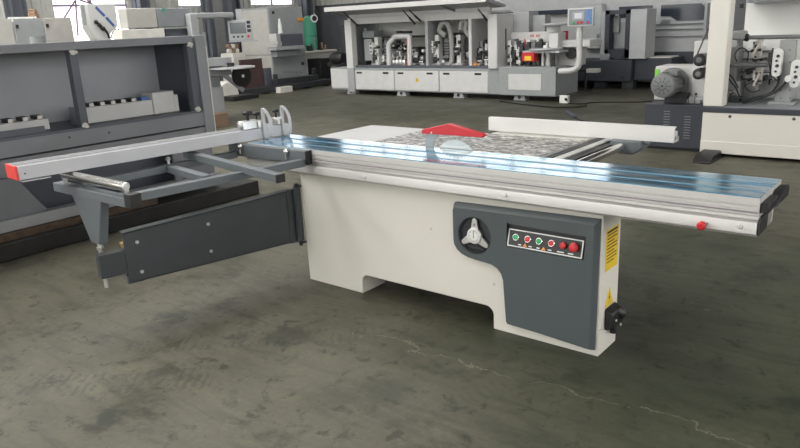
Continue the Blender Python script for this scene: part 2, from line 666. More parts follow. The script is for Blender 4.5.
# rip fence and its rails ----------------------------------------------
b = MB()
b.box(1.462, 1.50, .302, 1.02, .80, .852)
b.box(1.555, 1.60, .302, 1.02, .80, .842)
part('guide_rail', b, black, saw, bev=.002)
b = MB().box(1.503, 1.550, .302, 1.02, .815, .850)
part('scale_bar', b, zinc, saw, bev=.002)
b = MB().cyl((1.655, .302, .835), (1.655, 1.04, .835), .022, n=24)
part('round_rail', b, chrome, saw)
b = MB()
b.prism([(.775, .905, .868), (.775, .905, .952), (.775, .935, .952), (.775, .935, .945), (.775, .913, .943), (.775, .913, .878), (.775, .945, .876), (.775, .945, .868)], (1.148, 0, 0))
rf = part('rip_fence', b, alufence2, saw, bev=.001)
b = MB()
b.box(1.905, 1.932, .915, .930, .885, .93)
b.box(1.925, 1.935, .915, .945, .875, .90)
part('fence_clip', b, zinc, rf)
b = MB()
b.prism([(1.585, .87, .868), (1.76, .87, .868), (1.76, .87, .83), (1.72, .87, .795), (1.60, .87, .795), (1.585, .87, .815)], (0, .15, 0))
b.box(1.76, 1.80, .90, .96, .85, .868)
part('fence_carriage', b, slate, rf, bev=.006)

# crosscut fence ----------------------------------------------------------
e = Vector((-.101, -.995, 0)).normalized()
nn = Vector((-.995, .101, 0)).normalized()
Mf = Matrix.Identity(4)
o = Vector((-.387, .283, .864))
for i in range(3):
    Mf[i][0], Mf[i][1], Mf[i][2], Mf[i][3] = e[i], nn[i], (0, 0, 1)[i], o[i]
LF = 1.685
b = MB(Mf)
prof = [(0, 0), (0, .068), (.022, .068), (.022, .060), (.034, .060), (.034, .070), (.072, .070), (.072, .062), (.086, .062), (.086, .072), (.128, .072), (.128, .062), (.134, .062), (.134, .070), (.15, .070), (.15, .002)]
b.prism([(0, y, z) for y, z in prof], (LF, 0, 0))
cf = part('crosscut_fence', b, alufence, saw)
b = MB(Mf).box(LF, LF + .012, -.002, .152, -.001, .072)
b2 = MB(Mf)
for q in ((.024, .032), (.037, .070), (.074, .084), (.090, .126)):
    b2.box(.004, LF - .004, q[0], q[1], .0595 if q[1] - q[0] < .02 else .0695, .0612 if q[1] - q[0] < .02 else .0725 if q[0] > .08 else .0708)
part('top_track', b2, mat('track_grey', (.20, .20, .195), .45, metal=.1, var=.08, scale=3), cf, label='darker grey track along the top')
part('red_end_cap', b, redcap, cf, bev=.003, label='red plastic end cap')
b = MB(Mf)
b.prism([(LF - .012, -.001, -.006), (LF - .15, -.001, -.006), (LF - .16, .05, -.006), (LF - .012, .10, -.006)], (0, 0, -.006))
part('sliding_extension', b, alufence, cf)
b = MB(Mf)
b.cyl((LF - .03, -.001, .03), (LF - .03, -.003, .03), .004, n=10)
part('fence_screw', b, ink, cf)


def hook(s):
    """one flip stop: a bent flat bar hung over the fence"""
    b = MB(Mf)
    path = [(-.052, .045), (-.050, .012), (-.034, .002), (-.012, .012), (-.006, .05), (-.006, .185), (-.002, .205), (.012, .208)]
    loop = [(-.006, .190), (-.030, .184), (-.056, .166), (-.078, .138), (-.086, .108), (-.086, .05), (-.080, .026), (-.062, .010), (-.040, .004), (-.010, .004)]
    for p, q in zip(loop, loop[1:]):
        b.bar((s, p[0], p[1]), (s, q[0], q[1]), .018, .010, up=(0, -(q[1] - p[1]), q[0] - p[0]))
    b.bar((s, -.008, .194), (s, -.008, .002), .018, .012, up=(0, 1, 0))
    st_ = part('flip_stop', b, alufence, saw, label='aluminium flip stop nearer the free end of the fence' if s > .2 else 'aluminium flip stop at the table end of the fence')
    b = MB(Mf)
    b.box(s - .02, s + .035, .0, .075, .072, .115)
    b.cyl((s - .025, .048, .10), (s + .06, .048, .10), .015)
    part('stop_clamp', b, zinc, st_, bev=.003)
    b = MB(Mf)
    b.lathe((s + .01, .05, .115), (0, 0, 1), [(.006, 0), (.006, .03), (.024, .034), (.026, .046), (.018, .054)], 16)
    part('clamp_knob', b, black, st_)


hook(.205)
hook(.055)
b = MB(Mf)
b.box(.21, .345, .015, .075, .070, .122)
b.cyl((.20, .045, .10), (.36, .045, .10), .017)
b.cyl((.345, .045, .1), (.355, .045, .1), .026)
fb = part('fence_clamp', b, zinc, saw, bev=.003)
b = MB(Mf).lathe((.285, .045, .122), (0, 0, 1), [(.010, 0), (.010, .03), (.03, .036), (.033, .052), (.022, .062)], 18)
part('clamp_knob', b, black, fb)

# outrigger table ------------------------------------------------------------
ot = part('outrigger_table', MB().box(-.535, .17, -.116, -.0755, .778, .856), slate, saw, bev=.003)
b = MB().box(.17, .184, -.118, -.073, .776, .858)
part('tube_cap', b, black, ot, bev=.002)
b = MB()
b.box(.112, .166, -1.10, -.116, .766, .808)
b.bm.verts.ensure_lookup_table()
for v in b.bm.verts:
    if v.co.y < -1:
        v.co.x -= .115
part('long_rail', b, slate, ot, bev=.003)
b = MB()
b.box(-.50, -.45, -1.10, -.116, .766, .808)
b.bm.verts.ensure_lookup_table()
for v in b.bm.verts:
    if v.co.y < -1:
        v.co.x -= .02
part('long_rail', b, slate, ot, bev=.003)
b = MB().box(-.735, -.005, -1.158, -1.100, .738, .786)
part('end_rail', b, slate, ot, bev=.003)
b = MB().box(-.005, .052, -1.158, -1.098, .740, .808)
part('tube_cap', b, black, ot, bev=.002)
b = MB().bar((-.51, -.590, .786), (-.0, -.675, .786), .05, .04)
part('cross_brace', b, slate, ot, bev=.003)
b = MB()
b.cyl((-.49, -.585, .80), (-.49, -.585, .845), .008)
b.lathe((-.49, -.585, .83), (0, 0, 1), [(.014, 0), (.016, .01), (.008, .02)], 12)
part('adjusting_bolt', b, zinc, ot)
sup = part('support_arm', MB().bar((-.575, -.40, .83), (.43, -.543, .810), .05, .042), slate, ot, bev=.003)
d = (Vector((.43, -.543, .810)) - Vector((-.575, -.40, .83))).normalized()
part('tube_cap', MB().bar(Vector((.43, -.543, .810)), Vector((.43, -.543, .810)) + d * .012, .052, .044), black, ot, bev=.002)
for x in (-.40, .02):
    b = MB()
    b.cyl((x, -.130, .80), (x, -.130, .86), .006)
    b.lathe((x, -.117, .845), (0, -1, 0), [(.017, 0), (.017, .012), (.01, .016), (.008, .03)], 14)
    part('clamp_bolt', b, chrome, ot)
# roller
b = MB()
b.cyl((-.64, -1.128, .836), (-.03, -1.128, .836), .0245, n=28)
rl = part('roller', b, chrome, ot, label='polished steel roller')
for x0, x1 in ((-.652, -.64), (-.03, -.018)):
    b = MB()
    b.lathe((x0, -1.128, .836), (1, 0, 0), [(.020, 0), (.021, .006), (.018, .012)], 20)
    b.cyl((x0 + .002, -1.128, .836), (x0 + .018, -1.128, .836), .007, n=12)
    b.bar((x0 + .006, -1.128, .838), (x0 + .006, -1.128, .784), .022, .006, up=(1, 0, 0))
    part('roller_bracket', b, zinc, ot)
# tapered leg, rod and swing arm
b = MB()
top = [(-.545, -1.155, .740), (-.245, -1.155, .740), (-.245, -1.105, .740), (-.545, -1.105, .740)]
bot = [(-.430, -1.150, .490), (-.345, -1.150, .490), (-.325, -1.108, .490), (-.430, -1.108, .490)]
vt = [b.v(p) for p in top]
vb2 = [b.v(p) for p in bot]
b.face(vt)
b.face(vb2[::-1])
for i in range(4):
    j = (i + 1) % 4
    b.face([vt[i], vb2[i], vb2[j], vt[j]])
part('tapered_leg', b, slate, saw, bev=.006)
b = MB()
b.cyl((-.388, -1.125, .235), (-.388, -1.125, .495), .0125, n=14)
b.lathe((-.388, -1.125, .452), (0, 0, 1), [(.020, 0), (.020, .015)], 6)
b.lathe((-.388, -1.125, .284), (0, 0, 1), [(.020, 0), (.020, .013)], 6)
part('threaded_rod', b, zinc, saw, label='shiny threaded rod')
H = Vector((-.050, -.032, 0))
T = Vector((-.270, -1.055, 0))
ax = (T - H).normalized()
sd = Vector((ax.y, -ax.x, 0))          # away from the camera
if sd.x > 0:
    sd = -sd
b = MB()


def armq(off):
    return [H + off + Vector((0, 0, .252)), T + off + Vector((0, 0, .258)), T + off + Vector((0, 0, .540)), H + off + Vector((0, 0, .585))]


b.prism(armq(Vector((0, 0, 0))), sd * .008)
b.prism([H + Vector((0, 0, .577)), T + Vector((0, 0, .532)), T + Vector((0, 0, .540)), H + Vector((0, 0, .585))], sd * .065)
b.prism([H + Vector((0, 0, .252)), T + Vector((0, 0, .258)), T + Vector((0, 0, .266)), H + Vector((0, 0, .26))], sd * .065)
sw = part('swing_arm', b, armgrey, saw, bev=.002, label='charcoal swing arm panel')
for px, py in ((137, 242), (142, 271.5), (208, 224), (211, 251)):
    if True:
        dr = ray(px, py)
        p = CAM + dr * ((H - CAM).dot(sd) / dr.dot(sd))
        b = MB()
        screw(b, p, -sd, .010, .008)
        part('bolt', b, zinc, sw)
b = MB()
c0 = T + sd * .035
b.bar(c0 - ax * .12 + Vector((0, 0, .380)), c0 + ax * .135 + Vector((0, 0, .380)), .062, .128)
part('arm_tip', b, armgrey, sw, bev=.003)
b = MB()
b.bar(c0 - ax * .03 + Vector((0, 0, .475)), c0 + ax * .006 + Vector((0, 0, .465)), .03, .03)
part('brass_guide', b, mat('brass', (.7, .5, .25), .4, metal=.7), sw, bev=.002)
b = MB()
b.bar(c0 - ax * .08 + Vector((0, 0, .275)), c0 + ax * .004 + Vector((0, 0, .275)), .05, .05)
part('lower_guide', b, slate, sw, bev=.002)
b = MB().cyl((-.032, -.022, .262), (-.032, -.022, .600), .024, n=20)
b.bar(H + ax * .0 + Vector((0, 0, .42)), H + ax * .05 + Vector((0, 0, .42)), .006, .34)
part('hinge_tube', b, armgrey, sw)
b = MB()
b.cyl((-.032, -.022, .60), (-.032, -.022, .625), .012)
b.box(-.05, -.005, -.03, .02, .604, .612)
b.box(-.05, -.005, -.03, .02, .244, .252)
b.cyl((-.032, -.022, .244), (-.032, -.022, .228), .012)
part('hinge_pin', b, black, saw)


def BYB(mb, y0, y1, a, b_, c, d):
    """box whose near face in the plane y0 spans the measured rectangle"""
    x0, x1, z0, z1 = rect_y(y0, a, b_, c, d)
    return mb.box(x0, x1, y0, y1, z0, z1)


def BXB(mb, x0, x1, a, b_, c, d):
    y0, y1, z0, z1 = rect_x(x0, a, b_, c, d)
    return mb.box(x1, x0, y0, y1, z0, z1)


# =============================================================== dark welded machine frame at the left
fr = thing('welded_machine_shell', 'large dark grey welded steel machine shell with an open front at the left', 'machine shell', (-2.6, -.6, 0))
FX, BXP = -2.30, -2.92
YL, YR = -2.4, .955
b = MB().box(FX - .06, FX, YL, YR, 1.452, 1.515)
part('top_beam', b, frame_steel, fr, bev=.004)
b = MB().box(BXP, FX - .06, YL, YR, 1.50, 1.514)
part('top_plate', b, frame_dark, fr)
b = MB().box(BXP - .02, BXP, YL, YR, .86, 1.50)
part('back_plate', b, mat('pale_primer', (.33, .34, .36), .6, var=.08, scale=2), fr)
b = MB().box(BXP, FX - .002, YR, YR + .012, .86, 1.50)
part('side_wall', b, frame_dark, fr)
b = MB().box(BXP - .04, FX + .01, .975, 1.075, .60, 1.515)
part('end_plate', b, midgrey, fr, bev=.004, label='lighter grey end plate')
b = MB().box(FX - .05, FX + .012, 1.075, 1.085, .62, 1.42)
part('edge_strip', b, oldwhite, fr)
for y in (-1.28, -.165, .893):
    b = MB().box(FX - .075, FX - .005, y, y + .062, .862, 1.452)
    p_ = part('post', b, frame_dark, fr, bev=.003)
    for zw in (1.437, .874):
        b = MB()
        n_ = 11
        pts = []
        for k in range(n_):
            a_ = 2 * math.pi * k / n_
            rr = random.uniform(.018, .036)
            pts.append((FX - .0045, y + .031 + rr * 1.15 * math.cos(a_), zw + rr * .8 * math.sin(a_)))
        b.prism(pts, (.012, 0, 0))
        part('weld_primer_patch', b, weld, p_, label='pale primer on the weld', bev=.003)
    b = MB().box(FX - .30, FX - .08, y + .064, y + .072, .862, 1.0)
    part('gusset', b, frame_steel, fr)
b = MB().box(BXP, FX, YL, 1.07, .84, .861)
part('floor_plate', b, frame_dark, fr)
b = MB().box(FX - .05, FX, YL, 1.07, .720, .845)
part('base_beam', b, frame_steel, fr, bev=.004)
b = MB().box(FX - .05, FX - .006, YL, 1.06, .575, .708)
part('apron', b, frame_steel, fr, bev=.004)
for y, z in ((-.28, .80), (.05, .79)):
    part('bolt', MB().cyl((FX, y, z), (FX + .004, y, z), .008, n=10), ink, fr)
b = MB().box(BXP, FX - .30, YL, 1.06, .19, .84)
part('inner_box', b, frame_dark, fr)
b = MB().prism([(FX - .02, -1.6, .57), (FX - .02, -.72, .57), (FX - .02, -.53, .27), (FX - .02, -1.6, .27)], (-.03, 0, 0))
part('leg_plate', b, frame_steel, fr, bev=.004)
b = MB().box(FX - .02, FX - .05, .62, 1.04, .27, .57)
part('leg_plate', b, frame_steel, fr, bev=.004)
b = MB().box(FX - .09, FX + .02, YL, 1.06, .185, .27)
part('bottom_rail', b, lightgrey, fr, bev=.004)
for k, (q0, q1, zt_, zb) in enumerate(((-.02, .60, .99, .862), (-1.5, -.33, .945, .862))):
    b = MB().box(-2.62, -2.48, q0, q1, zb, zt_)
    mbm = part('work_rail', b, mat('rail_paint', (.50, .50, .485), .5, var=.05), fr, bev=.004, label='pale grey work rail behind the post' if not k else 'pale grey work rail at the left')
    n = 5 if not k else 8
    for i in range(n):
        y = q0 + .04 + i * .095 if not k else q1 - .08 - i * .11
        b = MB().box(-2.61, -2.51, y, y + .05, zt_, zt_ + .03)
        b.mi = 1
        b.box(-2.52, -2.50, y + .01, y + .045, zt_ + .002, zt_ + .028)
        part('clamp', b, [black, oldwhite], mbm)
    if not k:
        b = MB().box(-2.57, -2.50, .50, .57, zt_, zt_ + .028)
        part('blue_clamp', b, blue, mbm, label='small blue clamp')
        b = MB().box(-2.64, -2.46, .585, .80, .862, 1.05)
        b.box(-2.60, -2.46, .80, .84, .862, 1.01)
        part('gear_block', b, mat('rail_paint', (.5, .5, .485)), mbm, bev=.006)
b = MB().box(-2.95, -2.22, YL, .35, .131, .185)
solo('timber_skid', b, wood, 'old brown timber skid under the dark machine shell', 'timber', (-2.6, -.6, .131), bev=.004)
b = MB().box(-3.1, -2.17, -2.5, 1.42, .001, .13)
solo('rubber_mat', b, rubber, 'thick black mat on the floor under the dark machine shell', 'mat', (-2.6, -.4, 0), bev=.008)
b = MB()
b.box(-2.36, -2.30, -1.18, -.45, .862, .867)
b.box(-2.306, -2.30, -1.18, -.45, .867, .915)
solo('angle_bracket', b, frame_dark, 'dark angle iron lying on the front ledge of the dark machine shell', 'angle iron', (-2.3, -.7, .861), bev=.002)
b = MB().box(-2.362, -2.318, -1.15, -.60, .8675, .884)
solo('aluminium_strip', b, alu, 'short pale aluminium strip lying in the dark angle iron', 'metal strip', (-2.34, -.9, .8675), bev=.002)
b = MB().lathe((-2.55, -.27, 1.514), (0, 0, 1), [(.055, 0), (.055, .05), (.05, .05), (.048, .01)], 24)
solo('steel_ring', b, castgrey, 'short steel pipe ring standing on top of the dark machine shell', 'pipe ring', (-2.55, -.27, 1.514))

# =============================================================== second edge bander, seen behind the dark frame
E2 = thing('edge_banding_machine', 'grey edge banding machine with round tape tray and swung out screen behind the dark shell', 'edge bander', (-7.3, 4.2, 0))
X2 = -7.0
y0, y1, z0, z1 = rect_x(X2, 210, 89, 225, 120)
b = MB().box(-8.2, X2, 2.6, y1, .10, .62)
part('base_cabinet', b, lightgrey, E2, bev=.01)
b = MB()
for y in (2.8, 4.5):
    b.box(-7.3, -7.1, y, y + .15, 0, .10)
part('foot', b, dark, E2)
b = MB()
BXB(b, X2, -7.24, 122, 29, 165, 40)
part('upper_shelf', b, oldwhite, E2, bev=.008)
b = MB().box(-7.6, -7.1, 3.3, 4.6, .62, 1.54)
part('rear_housing', b, lightgrey, E2)
b = MB()
BXB(b, X2, -7.24, 127, 8, 157, 28)
part('hood', b, beige, E2, bev=.012, label='beige left half of the hood')
b = MB()
BXB(b, X2, -7.24, 157.5, 8, 191, 27)
hd = part('hood', b, midgrey, E2, bev=.012, label='grey right half of the hood')
b = MB()
q = on_x(163, 10, X2 + .001)
b.cyl(q, q + Vector((.006, 0, 0)), .03, n=16)
part('green_badge', b, tank, hd, label='small round green badge')
b = MB()
q0, q1 = on_x(191, 14.5, X2 + .1), on_x(232, 15, X2 + .1)
b.bar((X2 + .1, q0.y, 1.80), (X2 + .1, q1.y, 1.80), .11, .09)
b.bar((X2 + .1, q0.y, 1.84), (X2 + .1, q0.y + .02, 1.05), .16, .12, up=(1, 0, 0))
part('screen_arm', b, lightgrey, E2, bev=.02)
b = MB()
BXB(b, X2 - .05, -7.24, 166, 28.5, 191, 38)
part('dark_gap', b, frame_dark, E2)  # dark box added to paint the shaded gap under the grey hood
PB = rect_x(X2 + .15, 230.5, 20, 249.5, 40.5)
Tm = Matrix.Translation((X2 + .16, (PB[0] + PB[1]) / 2, (PB[2] + PB[3]) / 2)) @ Matrix.Rotation(math.radians(-38), 4, 'Z')
wv, hv = (PB[1] - PB[0]) * .50, (PB[3] - PB[2]) * .5
b = MB(Tm).box(-.05, .05, -wv, wv, -hv, hv)
sp = part('screen_box', b, lightgrey, E2, bev=.01)
b = MB(Tm).box(.05, .053, -wv * .85, wv * .45, -hv * .3, hv * .75)
part('screen', b, screen, sp)
b = MB(Tm)
for k, c in enumerate((.6, .2, -.2)):
    b.box(.05, .054, wv * .55, wv * .85, hv * c, hv * (c + .28))
for k in range(3):
    b.cyl((.05, wv * (-.6 + .35 * k), -hv * .62), (.06, wv * (-.6 + .35 * k), -hv * .62), .018, n=12)
part('key', b, black, sp)
b = MB(Tm).cyl((.05, wv * .6, -hv * .62), (.062, wv * .6, -hv * .62), .024, n=12)
part('stop_button', b, red, sp, label='red stop button')
b = MB(Tm).box(.0, .14, -wv * 1.05, wv * 1.35, -hv * 1.12, -hv * 1.02)
part('ledge', b, lightgrey, sp)
b = MB(Tm).box(-.03, .03, -.05, .05, hv, hv + .18)
part('hanger', b, lightgrey, sp)
q = on_x(231, 67.5, X2 + .1)
b = MB().lathe((X2 + .1, q.y, q.z - .02), (0, 0, 1), [(.38, 0), (.41, .01), (.41, .03), (.38, .035)], 40)
part('tape_tray', b, alufence, E2, label='pale round tape tray')
b = MB()
b.cyl((X2 + .1, q.y, q.z + .02), (X2 + .1, q.y, q.z + .08), .06)
part('tray_hub', b, black, E2)
b = MB()
BXB(b, X2 + .05, X2 - .4, 207, 58, 232, 66)
part('feed_box', b, lightgrey, E2, bev=.01)
b = MB()
BXB(b, X2 + .05, X2 - .4, 208, 70, 232, 76)
b.box(X2 - .3, X2 - .1, q.y - .3, q.y - .1, .5, q.z - .02)
part('tray_bracket', b, midgrey, E2, bev=.01)
b = MB()
c = on_x(243, 76, X2)
b.bar((X2 - .1, q.y - .1, q.z - .05), (X2 - .1, c.y + .05, .50), .07, .05, up=(1, 0, 0))
b.mi = 1
b.cyl((X2, c.y, c.z), (X2 - .08, c.y, c.z), .19, n=28)
b.mi = 2
b.cyl((X2 + .004, c.y, c.z), (X2, c.y, c.z), .03, n=12)
part('glue_motor', b, [lightgrey, black, capwhite], E2, label='black round motor under the tray')
q = on_z(222, 125, 0)
b = MB().box(-6.95, -6.6, q.y - .5, q.y + .02, 0, .22)
solo('cardboard_box', b, mat('cardboard', (.20, .13, .09), .8), 'small brown cardboard box on the floor by the far grey edge bander', 'box', (-6.8, q.y, 0), bev=.004)
q = on_z(232, 99, 0)
b = MB().prism([(q.x, q.y - .25, .001), (q.x, q.y + .25, .001), (q.x, q.y + .20, .25), (q.x, q.y - .05, .42), (q.x, q.y - .25, .36)], (-.3, 0, 0))
solo('white_sack', b, oldwhite, 'crumpled pale sack on the floor under the round tape tray', 'sack', (q.x, q.y, 0), bev=.03)
b = MB().box(q.x + .10, q.x + .5, q.y - .35, q.y + .4, .001, .10)
solo('oil_tray', b, black, 'low black tray on the floor in front of the pale sack', 'tray', (q.x + .3, q.y, 0), bev=.01)

# =============================================================== cabinets and machines by the left wall
XC = -10.0
t = thing('cabinet_machine', 'long machine with three pale cabinet doors seen over the dark shell at far left', 'machine', (XC - .5, 2.6, 0))
yA, yB = on_x(-60, 20, XC).y, on_x(73.5, 30, XC).y
z1 = on_x(45, 18, XC).z
b = MB().box(XC - 1.0, XC - .02, yA, yB, .1, z1 - .05)
part('body', b, lightgrey, t, bev=.01)
b = MB()
b.box(XC - .9, XC - .1, yA + .1, yB - .1, 0, .1)
part('plinth', b, dark, t)
for a, c, mm, lab in ((-50, 14, beige, 'cream door'), (14.5, 44.5, cleangrey, 'greenish grey door'), (45, 73, mat('warm_grey', (.42, .40, .37), .5), 'warm grey door')):
    ya, yb = on_x(a, 30, XC).y, on_x(c, 30, XC).y
    b = MB().box(XC - .02, XC, ya + .01, yb - .01, .35, z1)
    d_ = part('door', b, mm, t, bev=.008, label=lab)
    b = MB().box(XC, XC + .03, ya + .03, ya + .07, z1 - .16, z1 - .10)
    part('hinge', b, ink, d_)
b = MB()
for k in range(10):
    y = on_x(15, 17, XC).y + .05 * k
    b.box(XC - .3, XC - .25, y, y + .03, z1 - .05, z1 + .035)
part('terminal', b, capwhite, t)
b = MB()
y = on_x(48, 12, XC).y
for k in range(7):
    rr = .10 - .008 * k
    b.tube([(XC - .6 + rr * math.cos(t * math.pi / 8), y + .01 * (k % 2) + rr * math.sin(t * math.pi / 8), z1 - .02 + .03 * k) for t in range(17)], .02, 6)
solo('wire_coil', b, copper, 'brown coil of wire on top of the pale cabinet doors at far left', 'wire coil', (XC - .6, y, z1 - .04))

# white angled machine with two blue stripes
XD = -11.5
t = thing('angled_cabinet_machine', 'white slant sided machine with two blue stripes and a black cable by the window', 'machine', (XD - .4, 4.6, 0))
pts = [on_x(a, c, XD) for a, c in ((86.5, 4), (115, 4), (118, 26), (110, 34), (112, 44), (99, 44), (97, 39), (90, 28))]
y_l, y_r = pts[0].y, pts[1].y
pts = [Vector((XD, p.y, p.z)) for p in pts]
pts += []
b = MB().prism(pts, (-.32, 0, 0))
mh = part('machine_head', b, bgwhite, t, bev=.01)
b = MB().box(XD - .30, XD - .05, pts[5].y + .02, pts[4].y - .05, 0, pts[4].z + .05)
part('column', b, bgwhite, t, bev=.01)
b = MB()
for (a, c, d, f_) in ((95.5, 7, 104.5, 16), (106, 17.5, 114, 26)):
    p, q = on_x(a, c, XD), on_x(d, f_, XD)
    p.x = q.x = XD + .004
    b.bar(p, q, .006, .055, up=(0, (q.z - p.z), -(q.y - p.y)))
part('stripe', b, blue, mh, label='blue diagonal stripe')
b = MB()  # black cable with clips across the machine head
ps = [on_x(a, c, XD + .03) for a, c in ((95, 21.5), (98.5, 23.5), (102, 26.5), (105.5, 30), (108, 34), (109, 38))]
b.tube(smooth_path(ps), .022, 6)
for a, c in ((96, 22), (99.5, 25.2), (102, 28), (103.5, 28.6)):
    b.ball(on_x(a, c, XD + .03), .045, 8)
ps = [on_x(a, c, XD + .02) for a, c in ((118, 29), (121, 32), (122, 37))]
b.tube(smooth_path(ps), .016, 6)
ps = [on_x(a, c, XD + .02) for a, c in ((116, 29), (113, 32), (111, 38))]
b.tube(smooth_path(ps), .012, 6)
part('cable', b, black, t)
for k in range(4):
    q = on_x(87.3 + k * .75, 8 + k * 4.5, XD)
    b = MB().box(XD - .24, XD - .10, q.y - .012, q.y + .06, q.z - .07, q.z + .07)
    part('vent', b, midgrey, mh)

# tall grey machine cabinet with shelf and roller block
XG = -11.0
y_c = on_x(272.5, 60, XG).y
y_e = on_x(304.5, 40, XG).y
z_t = on_x(272, 7, XG).z
x_w = on_y(240, 30, y_c).x
t = thing('wide_belt_sander', 'tall grey machine cabinet with a shelf and black roller block by the back left corner', 'machine', (XG - .6, (y_c + y_e) / 2, 0))
b = MB()
b.box(x_w, XG, y_c, y_e, .06, z_t)
body = part('body', b, cleangrey, t, bev=.015)
part('plinth', MB().box(x_w + .05, XG - .05, y_c + .05, y_e - .05, 0, .06), dark, t)
b = MB().box(x_w + .02, XG - .02, y_c - .02, y_c, .9, z_t - .05)
part('side_cover', b, beige, t, bev=.008, label='beige upper side cover')
b = MB().box(x_w + .02, XG - .02, y_c - .02, y_c, .1, .88)
part('side_cover', b, beige, t, bev=.008, label='beige lower side cover')
b = MB()
BXB(b, XG + .35, XG, 276, 46, 304, 49.5)
part('shelf', b, lightgrey, t, bev=.005)
b = MB()
BXB(b, XG + .25, XG + .02, 277, 50.5, 301, 56)
part('shelf_box', b, midgrey, t, bev=.005)
y0, y1, z0, z1 = rect_x(XG + .25, 275, 34, 303, 47)
b = MB().box(XG + .02, XG + .25, y0 + .15, y1, z0 + .02, z1)
b.mi = 1
b.box(XG + .04, XG + .3, y0, y0 + .15, z0, z1 + .03)
b.lathe((XG + .31, y0 + .07, z0 + .1), (1, 0, 0), [(.08, 0), (.08, .03)], 18)
part('roller_block', b, [frame_dark, zinc], t, bev=.01)
q = on_x(280.5, 33, XG + .2)
b = MB().lathe((XG + .2, q.y, z1 + .03), (0, 0, 1), [(.06, 0), (.06, .05), (.05, .06), (.05, .2), (.025, .30), (.02, .36)], 16)
solo('spray_bottle', b, capwhite, 'white bottle standing on the roller block of the tall grey machine', 'bottle', (XG + .2, q.y, z1 + .03))
b = MB()
BXB(b, XG + .03, XG, 298, 18, 304, 21)
part('orange_lever', b, orange, t, bev=.004)
b = MB()
for a, c in ((272.5, 11), (315, 10), (273, 42), (302, 62)):
    BXB(b, XG + .02, XG, a, c, a + 2, c + 3)
part('latch', b, ink, t)
b = MB()
for k in range(5):
    BXB(b, XG + .01, XG, 284 + k * 4, 71, 286 + k * 4, 73)
part('vent', b, midgrey, t)

# brown board, machine beds lying on the floor, boxes
q0, q1, z0, z1 = rect_x(-10.8, 241, 59, 263, 82)
b = MB().box(-10.86, -10.80, q0, q1, .12, z1)
b.box(-10.90, -10.76, q0 + .1, q0 + .2, 0, .12)
b.box(-10.90, -10.76, q1 - .2, q1 - .1, 0, .12)
solo('brown_panel', b, brown, 'dark brown upright panel standing before the tall grey cabinet', 'panel', (-10.7, q0, 0), bev=.005)
q0, q1, z0, z1 = rect_x(-10.76, 265.5, 68, 272, 84)
b = MB().box(-10.96, -10.76, q0, q1, 0, z1)
solo('steel_bin', b, frame_dark, 'dark blue bin between the brown panel and the tall grey cabinet', 'bin', (-10.6, q0, 0), bev=.01)
b = MB()
ya, yb = on_x(240, 87, -10.4).y, on_x(333, 77, -10.4).y
b.box(-10.48, -10.40, ya, yb, .04, .17)
b.box(-10.72, -10.62, ya, yb, .04, .17)
for k in range(5):
    y = ya + .1 + (yb - ya - .3) * k / 4
    b.box(-10.72, -10.42, y, y + .12, 0.0, .08)
solo('machine_bed', b, dark, 'long black steel bed frame lying on the floor in front of the grey cabinet', 'bed frame', (-10.4, (ya + yb) / 2, 0), bev=.006)
b = MB()
ya, yb = on_x(277, 80, -10.5).y, on_x(318, 72, -10.5).y
b.box(-10.70, -10.50, ya, yb, .17, .32)
b.box(-10.65, -10.55, yb - .1, yb, .32, .48)
b.box(-10.65, -10.55, ya, ya + .08, .32, .44)
solo('steel_beam', b, dark, 'black steel beam lying on the long black bed frame', 'beam', (-10.5, ya, .17), bev=.006)
q = on_z(271, 92, 0)
b = MB().box(-10.38, -10.2, q.y - .15, q.y + .25, 0, .14)
solo('white_block', b, oldwhite, 'small white block on the floor at the green line', 'block', (-10.3, q.y, 0), bev=.006)
b = MB().box(-11.4, -10.9, on_x(320, 60, -10.9).y, on_x(331, 60, -10.9).y, 0, on_x(325, 58, -10.9).z)
solo('black_drawer_unit', b, black, 'squat black drawer unit in front of the cream bench', 'drawer unit', (-11.1, on_x(320, 60, -10.9).y, 0), bev=.01)
XB = -12.1
ya, yb = on_x(304, 60, XB).y, on_x(337, 60, XB).y
zb = on_x(320, 50.5, XB).z
t = thing('workbench', 'cream workbench with loose tools on it in the back left corner', 'workbench', (XB - .3, ya, 0))
part('cabinet', MB().box(XB - .55, XB - .03, ya, yb, 0, zb - .05), beige, t, bev=.008)
part('worktop', MB().box(XB - .58, XB, ya - .03, yb + .03, zb - .05, zb), oldwhite, t, bev=.006)
for k in range(9):
    y = ya + .08 + (yb - ya - .1) * k / 9
    h = random.uniform(.1, .42)
    b = MB()
    mm = random.choice((copper, oldwhite, midgrey, dark, copper))
    if k % 3 == 0:
        b.box(XB - .40, XB - .2, y, y + .07, zb, zb + h * .5)
    else:
        b.cyl((XB - .3, y, zb), (XB - .3 - .03, y + .02, zb + h), .03 if h < .25 else .018, n=10)
        b.cyl((XB - .3, y, zb), (XB - .3, y, zb + .05), .04, n=10)
    solo('tool_holder' if k % 3 else 'parts_box', b, mm, 'loose rod holder among the clutter on the cream workbench' if k % 3 else 'small open parts box among the clutter on the cream workbench',
         'tool' if k % 3 else 'box', (XB - .3, y, zb), group='rod holders on the workbench' if k % 3 else 'parts boxes on the workbench')
q = on_x(311, 30, -12.95)
t = thing('air_tank', 'green upright air tank with a round white gauge behind the workbench', 'air tank', (-13.0, q.y, 0))
b = MB().lathe((-13.0, q.y, .1), (0, 0, 1), [(.1, 0), (.19, .06), (.2, .12), (.2, 1.62), (.17, 1.72), (.08, 1.78)], 24)
b.cyl((-13.1, q.y - .12, 0), (-13.1, q.y - .12, .2), .02)
b.cyl((-13.1, q.y + .12, 0), (-13.1, q.y + .12, .2), .02)
b.cyl((-12.87, q.y, 0), (-12.87, q.y, .2), .02)
part('vessel', b, tank, t)
z = on_x(312, 18.5, -12.8).z
